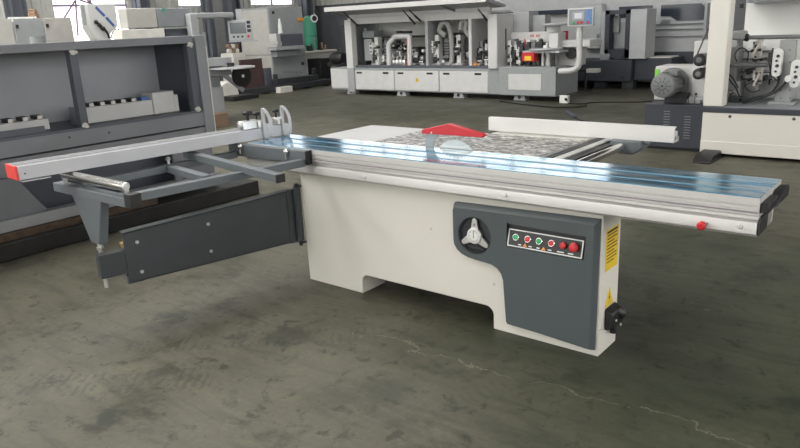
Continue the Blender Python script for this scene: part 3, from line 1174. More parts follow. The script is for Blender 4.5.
b = MB().lathe((-12.81, q.y + .02, z), (1, -.3, 0), [(.12, 0), (.12, .03), (.085, .03), (.085, .025)], 20)
part('gauge', b, capwhite, t, label='round white gauge')
b = MB().lathe((-12.79, q.y + .02, z), (1, -.3, 0), [(.08, 0), (.08, .012)], 16)
part('gauge_face', b, ink, t)
b = MB().tube([(-13.0, q.y - .2, 1.3), (-12.85, q.y - .14, 1.28), (-12.79, q.y, 1.27), (-12.85, q.y + .14, 1.28), (-13, q.y + .2, 1.3)], .012, 6)
part('strap', b, dark, t)
# bench of small parts behind the screen arm
q = on_x(236, 53, -11.6)
b = MB().box(-12.0, -11.5, q.y - .18, q.y + .22, 0, q.z)
solo('white_pedestal', b, oldwhite, 'white pedestal box under a heap of small brown parts left of the tall grey cabinet', 'box', (-11.7, q.y, 0), bev=.01)
for k in range(6):
    b = MB()
    yy, zz = q.y - .13 + .115 * (k % 3), q.z + .056 + .113 * (k // 3)
    b.lathe((-11.7, yy, zz), (1, 0, 0), [(.02, -.05), (.055, -.05), (.055, .05), (.02, .05)], 12)
    solo('wire_spool', b, copper if k % 2 else oldwhite, 'small brown spool in the heap on the white pedestal' if k % 2 else 'small white spool in the heap on the white pedestal',
         'spool', (-11.7, yy, zz - .055), group='brown spools on the white pedestal' if k % 2 else 'white spools on the white pedestal')

# =============================================================== edge bander with the raised hood
EY = 9.2
eb = thing('edge_banding_machine', 'long white edge banding machine with its hood raised on gas struts in the back centre', 'edge bander', (-6, EY, 0))
XA, XM, XE = on_y(331, 80, EY).x, on_y(500, 80, EY).x, on_y(557, 80, EY).x
b = MB().box(XA, XM, EY, EY + 1.0, .10, .60)
base = part('base_cabinet', b, cleangrey, eb, bev=.012)
b = MB().box(XM, XE, EY - .05, EY + .9, .10, .64)
base2 = part('infeed_cabinet', b, cleangrey, eb, bev=.012)
x0, x1, z0, z1 = rect_y(EY - .05, 508.5, 74, 541.5, 90)
b = MB().box(x0, x1, EY - .06, EY - .05, z0, z1)
ap = part('access_panel', b, bgwhite, base2, bev=.004, label='white access panel')
b = MB().box(XA + .02, XA + .60, EY - .012, EY, .14, .57)
part('door', b, bgwhite, base, bev=.006)
for a, c in ((354.5, 394.3), (395, 439), (440, 488)):
    xa, xb = on_y(a, 80, EY).x, on_y(c, 80, EY).x
    b = MB().box(xa, xb, EY - .014, EY, .125, .545)
    d_ = part('door', b, bgwhite, eb, bev=.008)
    for k in (.14, .80):
        xm = xa + (xb - xa) * k
        b = MB().box(xm - .07, xm + .09, EY - .022, EY - .012, .475, .515)
        part('door_handle', b, black, d_, bev=.004)
    if a == 395:
        xm = on_y(417.5, 79, EY).x
        b = MB().prism([(xm - .055, EY - .016, .32), (xm + .055, EY - .016, .32), (xm, EY - .016, .42)], (0, -.002, 0))
        b.mi = 1
        b.prism([(xm - .008, EY - .018, .34), (xm + .008, EY - .018, .34), (xm + .004, EY - .018, .395), (xm - .004, EY - .018, .395)], (0, -.001, 0))
        part('warning_sticker', b, [yellow, ink], d_, label='yellow warning triangle')
for px in (353, 403, 460, 521):
    x = on_y(px, 94, EY + .08).x
    b = MB().prism([(x - .13, EY + .02, .0), (x + .13, EY + .02, 0), (x + .10, EY + .02, .11), (x - .10, EY + .02, .11)], (0, .16, 0))
    b.mi = 1
    b.cyl((x, EY + .019, .06), (x, EY + .01, .06), .035, n=14)
    part('machine_foot', b, [lightgrey, ink], eb, bev=.004)
# posts and uprights
x0, x1, z0, z1 = rect_y(EY - .06, 345.5, 20, 352, 69)
b = MB().box(x0, x1 - .0, EY - .06, EY + .10, .60, z1)
part('corner_post', b, bgwhite, eb, bev=.008)
b = MB().box(on_y(349.5, 80, EY).x, on_y(356, 80, EY).x, EY - .06, EY - .0, .06, .60)
part('corner_post', b, lightgrey, eb, bev=.006)
b = MB().box(x0 + .03, x0 + .08, EY + .10, EY + .95, .60, z1 - .05)
part('end_wall', b, midgrey, eb)
b = MB().box(x1, on_y(487, 40, EY).x, EY + .88, EY + .92, .60, 1.60)
part('back_panel', b, capwhite, eb)
for px in (426.5, 470):
    x = on_y(px, 40, EY + .05).x
    b = MB().box(x - .035, x + .035, EY + .05, EY + .88, .60, 1.56)
    part('divider', b, bgwhite if px > 430 else lightgrey, eb, bev=.004)
b = MB().box(x0, on_y(487, 18, EY).x, EY + .06, EY + .16, 1.56, 1.70)
b.box(x0, on_y(487, 18, EY).x, EY + .16, EY + .92, 1.66, 1.70)
b.box(x0, on_y(487, 18, EY).x, EY + .1, EY + .2, 1.70, 1.78)
part('header_rail', b, bgwhite, eb, bev=.006)
# end hood of the housing
xa, xb = on_y(487.5, 40, EY - .06).x, on_y(497, 40, EY - .06).x
zt = on_y(492, 14, EY).z
b = MB().box(xa, xb, EY - .06, EY + .95, .60, zt)
eh = part('end_housing', b, bgwhite, eb, bev=.02)
b = MB().box(xb, xb + .004, EY + .25, EY + .29, .95, 1.35)
part('vent', b, ink, eh)
b = MB().box(xb, xb + .35, EY + .55, EY + .95, .64, zt + .03)
part('rear_housing', b, lightgrey, eb, bev=.01)
b = MB().box(xb + .35, xb + .62, EY + .70, EY + .95, .64, zt - .06)
b.box(xb + .36, xb + .40, EY + .69, EY + .70, 1.3, 1.38)
part('rear_housing', b, lightgrey, eb, bev=.01)
# raised hood
ha, hb = on_y(324.5, 10, EY - .5).x, on_y(486, 4, EY - .5).x
b = MB().prism([(ha, EY - .5, 1.865), (ha, EY - .5, 1.935), (ha, EY + .22, 1.80), (ha, EY + .22, 1.75)], (hb - ha, 0, 0))
hood = part('hood', b, lightgrey, eb, bev=.008)
b = MB().box(ha, hb, EY - .512, EY - .5, 1.85, 1.945)
part('hood_edge', b, bgwhite, hood, bev=.004)
for px in (325, 437):
    xx = on_y(px, 10, EY - .5).x
    b = MB().prism([(xx, EY - .46, 1.86), (xx, EY + .2, 1.745), (xx, EY + .2, 1.69), (xx, EY - .3, 1.80)], (.02, 0, 0))
    part('hood_rib', b, midgrey, hood)
for (p, q) in (((343.5, 12), (358, 26)), ((403, 10.5), (415, 24)), ((409, 10), (420.5, 21)), ((478, 9), (487, 20.5))):
    u, w_ = on_y(*p, EY - .3), on_y(*q, EY + .02)
    b = MB().cyl(u, u + (w_ - u) * .55, .012, n=8)
    b.cyl(u + (w_ - u) * .5, w_, .02, n=8)
    part('gas_strut', b, black, eb)
# track and deck
b = MB().box(x1, on_y(487, 68, EY).x, EY + .02, EY + .35, .60, .655)
part('feed_track', b, frame_dark, eb, bev=.006)


def unit(name, items, label=None):
    """one processing head: a few bodies at measured places, all on the deck"""
    for (mm, nm, shape) in items:
        pass


def head(pxc, wpx, top, body, kind):
    """vertical processing unit: slide column, white plate, motor, cylinders and fittings"""
    y = EY + .22
    x0 = on_y(pxc - wpx / 2, 50, y).x
    x1 = on_y(pxc + wpx / 2, 50, y).x
    z = on_y(pxc, top, y).z
    b = MB().box(x0, x1, y, y + .16, .655, z)
    h = part('processing_head', b, body, eb, bev=.006)
    xm = (x0 + x1) / 2
    w = x1 - x0
    if kind in ('slide', 'both'):
        b = MB().box(x0 - .11, x0 - .02, y - .05, y + .06, .655 + (z - .655) * .40, z - .12)
        b.mi = 1
        for k in range(3):
            zz = .655 + (z - .655) * (.48 + .14 * k)
            b.cyl((x0 - .065, y - .05, zz), (x0 - .065, y - .065, zz), .025, n=10)
        part('slide_plate', b, [capwhite, dark], h, bev=.012)
    b = MB()
    for k in range(7):
        zz = random.uniform(.70, z - .08)
        xx = xm + random.uniform(-.5, .5) * w
        b.mi = k % 3
        if k % 2:
            b.cyl((xx - .05, y - .03, zz), (xx + .06, y - .03, zz), random.uniform(.018, .035), n=10)
        else:
            b.box(xx - .03, xx + .03, y - .05, y, zz - .035, zz + .035)
    part('fitting', b, [dark, zinc, black], h, bev=.004)
    b = MB()
    b.box(x0 - .08, x1 + .08, y - .06, y + .14, .655, .69)
    part('head_foot', b, zinc, h, bev=.004)
    return h


def motor_unit(pxc, wpx, top, bot, mm, nm='spindle_motor'):
    y = EY + .30
    x0, x1, z0, z1 = rect_y(y, pxc - wpx / 2, top, pxc + wpx / 2, bot)
    b = MB()
    b.lathe(((x0 + x1) / 2, y + .1, z0), (0, 0, 1), [((x1 - x0) / 2, 0), ((x1 - x0) / 2, (z1 - z0) * .85), ((x1 - x0) / 2.6, (z1 - z0) * .9), ((x1 - x0) / 3, z1 - z0)], 16)
    h = part(nm, b, mm, eb)
    b = MB()
    for k in range(5):
        zz = z0 + (z1 - z0) * (.15 + .13 * k)
        b.lathe(((x0 + x1) / 2, y + .1, zz), (0, 0, 1), [((x1 - x0) / 1.85, 0), ((x1 - x0) / 1.85, .025)], 16)
    part('cooling_fin', b, dark, h)


b = MB()
BYB(b, EY + .3, EY + .6, 364, 39, 372, 67)
part('glue_pot', b, lightgrey, eb, bev=.02)
b = MB()
BYB(b, EY + .28, EY + .6, 362.5, 31, 374, 38)
b.cyl((on_y(366, 31, EY + .4).x, EY + .4, on_y(366, 31, EY + .4).z - .02), (on_y(366, 31, EY + .4).x, EY + .4, on_y(366, 28, EY + .4).z), .05)
part('pot_lid', b, midgrey, eb, bev=.01)
b = MB()
BYB(b, EY + .1, EY + .3, 354, 61, 366, 67)
part('chip_box', b, black, eb, bev=.008)
head(376.5, 3.6, 37, bgwhite, 'slide')
motor_unit(384, 4.5, 40, 62, motorgrey)
head(436.8, 3.6, 35, bgwhite, 'slide')
motor_unit(446, 8, 37, 58, motorgrey)
head(458.5, 4, 35, bgwhite, 'none')
motor_unit(465, 5, 37, 55, black)
head(481, 4, 48, castgrey, 'none')
head(486, 2.5, 44, zinc, 'none')
head(421, 3, 57, zinc, 'none')
head(417, 3, 50, dark, 'none')
b = MB()
BYB(b, EY + .5, EY + .7, 379, 36, 426, 38)
BYB(b, EY + .5, EY + .7, 412, 47, 425, 51)
BYB(b, EY + .5, EY + .7, 428, 33, 469, 36)
part('cross_rail', b, dark, eb)
b = MB()
BYB(b, EY + .45, EY + .6, 412.5, 52, 424.5, 60)
BYB(b, EY + .45, EY + .6, 392, 50, 409, 56)
part('valve_block', b, motorgrey, eb, bev=.01)
def clutter(a0, a1, c0, c1, n, y):
    '''a manifold strip crowded with valves, cylinders and small blocks'''
    b = MB()
    x0, x1, z0, z1 = rect_y(y, a0, c0, a1, c1)
    b.box(x0, x1, y + .10, y + .13, z0 + (z1 - z0) * .35, z0 + (z1 - z0) * .6)
    b.box((x0 + x1) / 2 - .03, (x0 + x1) / 2 + .03, y + .09, y + .14, .655, z1)
    for k in range(n):
        b.mi = random.choice((0, 0, 1, 2, 3))
        x, z = random.uniform(x0, x1), random.uniform(z0, z1)
        r = random.uniform(.015, .04)
        if random.random() < .5:
            b.cyl((x, y + .12, z), (x, y - random.uniform(0, .06), z), r * .8, n=10)
        else:
            h = r * random.uniform(1, 2.6)
            b.box(x - r, x + r, y - random.uniform(0, .05), y + .12, max(.656, z - h), z + h)
    part('valve_manifold', b, [dark, zinc, capwhite, motorgrey], eb, bev=.003)


clutter(380, 388, 42, 64, 22, EY + .38)
clutter(393, 408, 42, 61, 30, EY + .40)
clutter(412.5, 425, 50, 66, 30, EY + .30)
clutter(428, 434, 42, 66, 16, EY + .34)
clutter(440, 450, 42, 66, 26, EY + .36)
clutter(453, 469, 40, 66, 28, EY + .36)
clutter(478, 487.5, 40, 66, 20, EY + .28)
clutter(508, 548, 41, 49, 40, EY + .36)
clutter(508, 522, 52, 66, 16, EY + .36)
# arch guard with pressure rollers
y = EY + .12
pa = [on_y(a, c, y) for a, c in ((389, 67), (389, 44), (395.5, 36.5), (409.5, 36.5), (410, 67))]
b = MB().tube(smooth_path([pa[0], pa[0].lerp(pa[1], .5), pa[1], pa[1].lerp(pa[2], .5), pa[2], pa[2].lerp(pa[3], .5), pa[3] - Vector((.03, 0, 0)), pa[3] - Vector((0, 0, .06)), pa[3].lerp(pa[4], .5), pa[4]], 3), .055, 8)
part('arch_guard', b, bgwhite, eb, label='white arched guard over the rollers')
b = MB()
BYB(b, y, y + .12, 396, 31, 400.5, 33.5)
BYB(b, y, y + .12, 402, 31, 409, 33.5)
part('connector', b, black, eb, bev=.006)
b = MB().tube(smooth_path([on_y(a, c, y + .02) for a, c in ((398, 37.5), (404, 37), (407, 42), (407.5, 55), (407, 63), (403, 66))]), .012, 6)
part('red_hose', b, mat('red_hose', (.55, .16, .10), .5), eb, label='thin red air hose')
for k in range(4):
    q = on_y(393.5 + k * 3.6, 62.5, y + .1)
    b = MB().lathe(q - Vector((0, .05, 0)), (0, 1, 0), [(.045, 0), (.06, .01), (.06, .06), (.03, .07)], 14)
    b.cyl(q, q + Vector((.03, 0, .14)), .022, n=8)
    part('pressure_roller', b, zinc, eb)
for pts_ in (((446, 66), (452, 60), (451, 35), (447, 23), (442, 24), (440, 31), (446, 36)), ((461, 30), (462, 22), (467, 21), (466, 30), (470, 36))):
    b = MB().tube(smooth_path([on_y(a, c, EY + .26) for a, c in pts_]), .055, 10)
    part('suction_hose', b, hosegrey, eb, label='ribbed grey suction hose')
b = MB()
BYB(b, EY + .1, EY + .25, 471.5, 63.5, 476, 66.5)
part('orange_guard', b, orange, eb, bev=.02)
# infeed end
y = EY + .48
b = MB()
BYB(b, y, y + .06, 509, 32, 557, 66)
part('infeed_back', b, bgwhite, eb, bev=.008)
b = MB()
for a in (530, 536):
    BYB(b, y - .004, y, a, 34.5, a + 4, 37)
part('red_badge', b, mat('badge', (.45, .2, .2), .5, var=.3, scale=60), eb)
b = MB()
BYB(b, EY + .18, EY + .5, 549, 33, 558, 48)
b.cyl(on_y(553.5, 32, EY + .35), on_y(553.5, 26, EY + .35), .13, n=18)
part('tray_post', b, bgwhite, eb, bev=.008)
q = on_y(558, 25.3, EY + .35)
b = MB().lathe(q, (0, 0, 1), [(.28, 0), (.30, .01), (.30, .03), (.27, .04)], 32)
part('tape_tray', b, lightgrey, eb)
q = on_y(546, 50, EY + .2)
b = MB().lathe(q, (0, 0, 1), [(.30, 0), (.32, .01), (.32, .03), (.30, .035)], 32)
b.box(q.x - .42, q.x + .35, EY + .05, EY + .45, q.z - .05, q.z - .005)
part('infeed_table', b, alufence, eb, bev=.003)
b = MB()
BYB(b, EY + .02, EY + .2, 522, 52.5, 534, 61.5)
rb = part('red_guard_box', b, red, eb, bev=.008, label='red guard box with a yellow label')
b = MB()
BYB(b, EY + .014, EY + .02, 524.5, 56, 531, 60.5)
part('yellow_label', b, yellow, rb)
for px, t_, w, mm in ((509, 45, 3, zinc), (513, 50, 3.4, dark), (517.5, 47, 3, zinc), (521, 43, 4, dark), (527, 42, 5, dark), (533, 40.5, 4, motorgrey), (539, 39.5, 5, dark), (545, 43, 4, zinc)):
    b = MB()
    x0, x1, z0, z1 = rect_y(EY + .25, px - w / 2, t_, px + w / 2, 66)
    zb_ = .64
    b.cyl(((x0 + x1) / 2, EY + .33, zb_), ((x0 + x1) / 2, EY + .33, z1), (x1 - x0) * .38, n=10)
    b.box(x0, x1, EY + .25, EY + .33, z1 - .18, z1 - .04)
    b.box(x0 + .02, x1 + .05, EY + .22, EY + .3, z1 - .32, z1 - .25)
    part('guide_roller_unit', b, mm, eb, bev=.004)
for px, w in ((541.5, 2.5), (547, 3), (552, 3)):
    x0, x1, z0, z1 = rect_y(EY + .1, px - w / 2, 53, px + w / 2, 66)
    b = MB().cyl(((x0 + x1) / 2, EY + .16, .64), ((x0 + x1) / 2, EY + .16, z1), (x1 - x0) / 2, n=10)
    part('table_leg', b, bgwhite if px != 552 else dark, eb)
b = MB()
b.tube(smooth_path([on_y(a, c, EY + .3) for a, c in ((524, 47), (525.5, 43), (524.5, 39))]), .012, 6)
part('red_lever', b, red, eb)
# right hand outrigger box, motor, screen arm
b = MB()
BYB(b, EY + .35, EY + .9, 559, 40, 590, 47)
BYB(b, EY + .5, EY + .9, 557.5, 47, 577, 66)
part('side_box', b, bgwhite, eb, bev=.01)
c = on_y(570.5, 53.5, EY + .42)
b = MB().cyl(c, c + Vector((0, .1, 0)), .1, n=20)
part('fan_motor', b, black, eb)
b = MB()
BYB(b, EY + .75, EY + .85, 563, 31, 566, 41)
part('red_lever', b, red, eb)
ya = EY - .15
pth = [on_y(a, c, ya) for a, c in ((579.5, 27), (579.5, 45), (579.5, 60), (578, 66.5), (573, 70), (566, 71), (560, 71))]
b = MB().tube(smooth_path(pth, 5), .055, 12)
b.cyl(pth[-1], pth[-1] + Vector((0, .2, 0)), .05)
sa_ = part('screen_arm', b, bgwhite, eb)
PBx = rect_y(ya - .1, 567.5, 8, 591.5, 26.5)
cx_, cz_ = (PBx[0] + PBx[1]) / 2, (PBx[2] + PBx[3]) / 2
wv, hv = (PBx[1] - PBx[0]) / 2, (PBx[3] - PBx[2]) / 2
Tm = Matrix.Translation((cx_, ya - .03, cz_)) @ Matrix.Rotation(math.radians(12), 4, 'Z')
b = MB(Tm).box(-wv, wv, -.06, .06, -hv, hv)
sb_ = part('screen_box', b, bgwhite, eb, bev=.012)
b = MB(Tm).box(-wv * .88, wv * .9, -.064, -.06, -hv * .82, hv * .85)
part('control_face', b, midgrey, sb_)
b = MB(Tm).box(wv * .42, wv * .9, -.067, -.064, -hv * .82, hv * .85)
part('key_strip', b, mat('blue_keys', (.10, .22, .45), .4, var=.3, scale=40), sb_, label='blue key strip')
b = MB(Tm).box(-wv * .62, wv * .3, -.070, -.064, -hv * .3, hv * .62)
part('screen', b, mat('lcd_grey', (.35, .37, .40), .2, var=.02), sb_)
b = MB(Tm).box(-wv * .45, wv * .12, -.072, -.070, -hv * .12, hv * .45)
part('screen_window', b, mat('lcd_light', (.62, .64, .66), .3, var=.05), sb_)
for k, mm in ((-.7, midgrey), (-.5, green), (-.15, red), (.12, red), (.62, red)):
    b = MB(Tm).cyl((wv * k, -.064, -hv * .58), (wv * k, -.08, -hv * .58), .022, n=12)
    part('push_button', b, mm, sb_)
b = MB()
c = on_y(338, 58, EY + .5)
b.lathe((c.x - .1, EY + .5, c.z), (1, 0, 0), [(.10, -.1), (.16, 0), (.16, .2), (.12, .3)], 20)
b.box(c.x - .3, c.x + .3, EY + .42, EY + .7, .60, c.z - .1)
part('saw_motor', b, black, eb)
b = MB()
BYB(b, EY + .75, EY + .82, 341.5, 25, 345.5, 58)
part('dark_flap', b, dark, eb)

# =============================================================== big machining centre in the right background
CY = 12.6
cn = thing('machining_centre', 'huge grey enclosed machining centre with tinted windows behind the edge banding machine', 'machining centre', (-3, CY + 1, 0))
xr = on_y(730, 20, CY).x
xw = on_y(460, 20, CY).x
b = MB().box(xw, xr, CY + .15, CY + 1.8, .05, 2.35)
body = part('enclosure', b, encgrey, cn, bev=.02)
b = MB()
b.box(xw, on_y(600, 10, CY).x, CY + .02, CY + .15, 1.58, 1.68)
part('upper_window_band', b, glass_dark, cn)
za, zb = on_y(545, 19, CY).z, on_y(545, 10, CY).z
b = MB().cyl((xw, CY + .25, (za + zb) / 2), (on_y(572, 14, CY).x, CY + .25, (za + zb) / 2), (zb - za) / 2 + .03, n=24)
part('rounded_cover', b, encgrey, cn)
b = MB()
BYB(b, CY - .1, CY + .15, 583, 4, 601, 49)
part('control_cabinet', b, encgrey, cn, bev=.03)
b = MB()
BYB(b, CY - .12, CY - .1, 596.5, 34, 598.5, 41)
BYB(b, CY + .05, CY + .15, 560, 58, 604, 62)
part('handle', b, midgrey, cn)
b = MB()
x0, x1, z0, z1 = rect_y(CY, 646, 24, 708, 26)
for c, d in ((23.5, 25), (29, 30), (36, 37)):
    x0, x1, z0, z1 = rect_y(CY + .11, 646, c, 709, d)
    b.box(x0, x1, CY + .11, CY + .15, z0, z1)
part('panel_seam', b, mat('seam_grey', (.16, .17, .18), .5), cn)
for (a, c, d, f_, cut) in ((619, 6, 652, 17.5, 'l'), (661, 4, 704.5, 20.5, 'r')):
    x0, x1, z0, z1 = rect_y(CY + .13, a, c, d, f_)
    if cut == 'r':
        pts = [(x0, z1), (x0, z0 + .10), (x0 + .20, z0 + .10), (x0 + .34, z0), (x1, z0), (x1, z1 - .08), (x1 - .08, z1)]
    else:
        pts = [(x0, z1), (x0, z0), (x0 + .46, z0), (x0 + .56, z0 + .07), (x1, z0 + .07), (x1, z1)]
    b = MB().prism([(x, CY + .12, z) for x, z in pts], (0, .04, 0))
    part('window', b, glass_dark, cn)
for (a, c) in ((646, 20), (663, 19.5), (697, 4)):
    b = MB()
    for k in range(5):
        q = on_y(a + k * 2.0, c, CY + .13)
        b.bar(q, q + Vector((-.05, 0, -.09)), .012, .018, up=(0, 1, 0))
    part('vent_slots', b, midgrey, cn)
b = MB()
BYB(b, CY - .05, CY + .15, 703.5, 3, 706, 48)
part('door_edge', b, lightgrey, cn)
b = MB()
BYB(b, CY - .05, CY + .15, 560, 62, 604, 83)
part('dark_base', b, navy, cn)
b = MB()
BYB(b, CY - .05, CY + .15, 645, 52, 716, 62)
part('dark_base', b, navy, cn)

# open frame machine with dark bed in front of it
NY = 11.6
om = thing('router_machine', 'open grey portal frame machine on a long dark blue bed right of the screen arm', 'router', (-2.8, NY, 0))
x0, x1, z0, z1 = rect_y(NY, 545, 60, 631, 84)
b = MB().box(x0, x1, NY, NY + .8, .16, z1)
bd = part('bed', b, navy, om, bev=.015)
x0b, x1b, z0b, z1b = rect_y(NY + .2, 631, 58, 672, 80)
b = MB().box(x1, x1b, NY + .15, NY + .85, .18, z1b)
part('bed_extension', b, navy, om, bev=.015)
for px in (600, 628):
    q = on_y(px, 86, NY + .1)
    part('foot', MB().box(q.x - .12, q.x + .12, NY + .05, NY + .25, 0, .18), dark, om, bev=.006)
part('foot', MB().box(x1b - .3, x1b - .05, NY + .3, NY + .5, 0, .18), dark, om, bev=.006)
b = MB()
q = on_y(622, 78, NY - .004)
b.box(q.x - .04, q.x + .05, NY - .004, NY, q.z - .03, q.z + .03)
part('slot', b, ink, bd)
b = MB()
x0, x1, z0, z1 = rect_y(NY + .1, 604, 10, 630, 58)
w = .11
b.box(x0, x0 + w, NY + .1, NY + .4, z0, z1)
b.box(x1 - w, x1, NY + .1, NY + .4, z0, z1)
b.box(x0, x1, NY + .1, NY + .4, z1 - .09, z1)
b.box(x0, x1, NY + .1, NY + .4, z0, z0 + .18)
part('portal_frame', b, navy, om, bev=.008)
b = MB().box(x0 + w, x1 - w, NY + .36, NY + .4, z0 + .18, z1 - .25)
part('inner_panel', b, lightgrey, om)
b = MB()
q = on_y(610, 22, NY + .33)
b.box(q.x - .1, q.x + .22, NY + .30, NY + .36, q.z - .22, q.z + .12)
part('inner_box', b, cleangrey, om, bev=.01)
b = MB()
BYB(b, NY + .05, NY + .6, 629.5, 9, 646, 59)
part('side_column', b, encgrey, om, bev=.015)
b = MB()
BYB(b, NY + .08, NY + .5, 600.5, 11, 604.5, 60)
part('side_column', b, lightgrey, om, bev=.01)
b = MB()
BYB(b, NY + .05, NY + .3, 600, 54, 609, 60)
part('clamp_block', b, midgrey, om, bev=.01)
q0, q1 = on_z(645, 57.5, z1b), on_z(668, 57, z1b)
b = MB().box(on_y(650, 57, NY + .3).x, x1b - .04, NY + .22, NY + .7, z1b + .001, z1b + .02)
solo('white_board', b, oldwhite, 'flat white board lying on the end of the long dark blue bed', 'board', (x1 + .4, NY + .4, z1b))
x0, x1, z0, z1 = rect_y(NY - .5, 586, 75, 597, 79)
b = MB().box(x0, x1, NY - .5, NY - .32, .38, .46)
b.mi = 1
b.cyl((x0 - .05, NY - .4, 0), (x0 - .05, NY - .4, .44), .03, n=10)
b.bar((x0 - .5, NY - .4, .41), (x0, NY - .4, .42), .05, .04)
b.box(x0 - .16, x0 + .06, NY - .5, NY - .3, 0, .02)
solo('pedal_stand', b, [oldwhite, black], 'low black stand with a pale pedal right of the edge bander screen arm', 'stand', (x0, NY - .4, 0), bev=.005)

# =============================================================== machine at the right edge
RY = 5.1
rm = thing('edge_banding_machine', 'ivory machine at the right edge with dark side base, grey motor and open working heads', 'edge bander', (1.6, RY, 0))
XR1 = 3.3
b = MB().box(.885, XR1, RY, RY + 1.3, .035, .475)
b.mi = 1
rb_ = part('base_cabinet', b, [white], rm, bev=.006)
b = MB().box(.885, XR1, RY - .006, RY, .035, .165)
part('kick_panel', b, white, rb_, bev=.003)
for px, py in ((730, 116.5), (794, 119)):
    q = on_y(px, py, RY)
    b = MB()
    screw(b, (q.x, RY, q.z), (0, -1, 0), .016, .006)
    part('bolt', b, dark, rb_)
b = MB().box(.87, XR1, RY - .01, RY + 1.3, .475, .53)
part('deck_edge', b, navy, rm, bev=.004)
b = MB().box(.88, XR1, RY + .03, RY + 1.28, .53, .536)
part('deck', b, midgrey, rm)
b = MB().prism([(.95, RY - .46, 0), (1.12, RY - .46, 0), (1.13, RY + .12, 0), (.90, RY + .12, 0)], (0, 0, .012))
b.box(.915, 1.10, RY - .30, RY + .1, .012, .035)
b.prism([(.93, RY - .40, .012), (.93, RY - .02, .012), (.93, RY - .02, .075), (.93, RY - .30, .06)], (.18, 0, 0))
part('machine_foot', b, black, rm, bev=.004)
b = MB().box(.875, 1.075, RY + .01, RY + .19, .536, 2.3)
part('post', b, white, rm, bev=.012)
# dark side base
b = MB().box(.205, .884, RY + .15, RY + 1.1, .03, .525)
sbase = part('side_base', b, navy, rm, bev=.008, label='dark blue side base with vent slots')
for x_, dz in ((.42, 0), (.65, -.05)):
    b = MB()
    for k in range(9):
        z = .20 + k * .03 + dz
        b.box(x_, x_ + .07, RY + .146, RY + .15, z, z + .008)
    part('vent_slots', b, frame_steel, sbase)
b = MB().box(.23, .86, RY + .2, RY + 1.0, 0, .03)
part('plinth', b, dark, rm)
# big motor lying towards the back
b = MB()
c = on_y(662, 86, RY + .02)
my0 = RY + .02
b.lathe((c.x, my0, c.z), (0, 1, 0), [(.105, 0), (.128, .012), (.135, .03), (.135, .09), (.128, .095), (.128, .34), (.175, .345), (.175, .39), (.06, .39)], 36)
mo = part('main_motor', b, motorgrey, rm)
b = MB()
for k in range(20):
    a = k * math.pi / 10
    p = Vector((c.x + .13 * math.cos(a), my0 + .1, c.z + .13 * math.sin(a)))
    b.bar(p, p + Vector((0, .23, 0)), .008, .022, up=(math.cos(a), 0, math.sin(a)))
part('cooling_fin', b, motorgrey, mo)
b = MB()
for k in range(10):
    a = k * math.pi / 5
    for r in (.05, .085):
        p = Vector((c.x + r * math.cos(a), my0 - .002, c.z + r * math.sin(a)))
        b.bar(p - Vector((math.cos(a), 0, math.sin(a))) * .012, p + Vector((math.cos(a), 0, math.sin(a))) * .012, .007, .004, up=(0, 1, 0))
b.cyl((c.x, my0, c.z), (c.x, my0 - .006, c.z), .012, n=10)
part('fan_slots', b, dark, mo)
b = MB().box(c.x + .02, c.x + .12, my0 + .12, my0 + .27, c.z + .1, c.z + .155)
part('terminal_box', b, motorgrey, mo, bev=.006)
b = MB().box(c.x - .05, c.x + .2, my0 + .25, my0 + .37, .525, c.z - .1)
part('motor_mount', b, dark, rm, bev=.006)
b = MB()
x0, x1, z0, z1 = rect_y(RY + .55, 656, 66, 694, 104)
b.box(x0, x1, RY + .5, RY + .9, .53, z1)
part('gear_housing', b, bgwhite, rm, bev=.01)
b = MB()
x0, x1, z0, z1 = rect_y(RY + .497, 655, 69, 659.5, 77)
b.box(x0, x1, RY + .494, RY + .50, z0, z1)
part('green_label', b, lime, rm, label='bright green label')
b = MB()
x0, x1, z0, z1 = rect_y(RY + .45, 693, 41, 712, 104)
b.box(x0, .95, RY + .42, RY + .9, .53, z1)
wh = part('head_housing', b, bgwhite, rm, bev=.01)
for px, py, r in ((699, 60, .068), (698, 74, .062)):
    q = on_y(px, py, RY + .2)
    b = MB().lathe((q.x, RY + .2, q.z), (0, 1, 0), [(r * .75, 0), (r, .012), (r, .10), (r * .92, .105), (r * .92, .22)], 28)
    fm = part('feed_motor', b, black, rm)
    b = MB().lathe((q.x, RY + .198, q.z), (0, -1, 0), [(r * .45, 0), (r * .45, .004), (r * .2, .006)], 16)
    part('motor_badge', b, motorgrey, fm)
q = on_y(696, 94, RY + .415)
b = MB().cyl((q.x, RY + .42, q.z), (q.x, RY + .413, q.z), .014, n=12)
b.mi = 1
q = on_y(693, 47, RY + .4)
b.cyl((q.x - .012, RY + .5, q.z), (q.x + .02, RY + .5, q.z), .02, n=12)
part('knob', b, [ink, red], wh)
b = MB()
for k in range(3):
    q = on_y(686 + 6 * k, 101, RY + .3)
    b.box(q.x - .03, q.x + .03, RY + .28, RY + .4, .525, .525 + .05 + .03 * (k % 2))
b.cyl((.70, RY + .32, .57), (.84, RY + .32, .57), .03, n=14)
part('adjuster', b, castgrey, rm, bev=.006)
u, w_ = on_y(708, 29, RY + .25), on_y(694, 62, RY + .12)
b = MB().cyl(u, w_, .008, n=8)
part('gas_strut', b, black, rm)
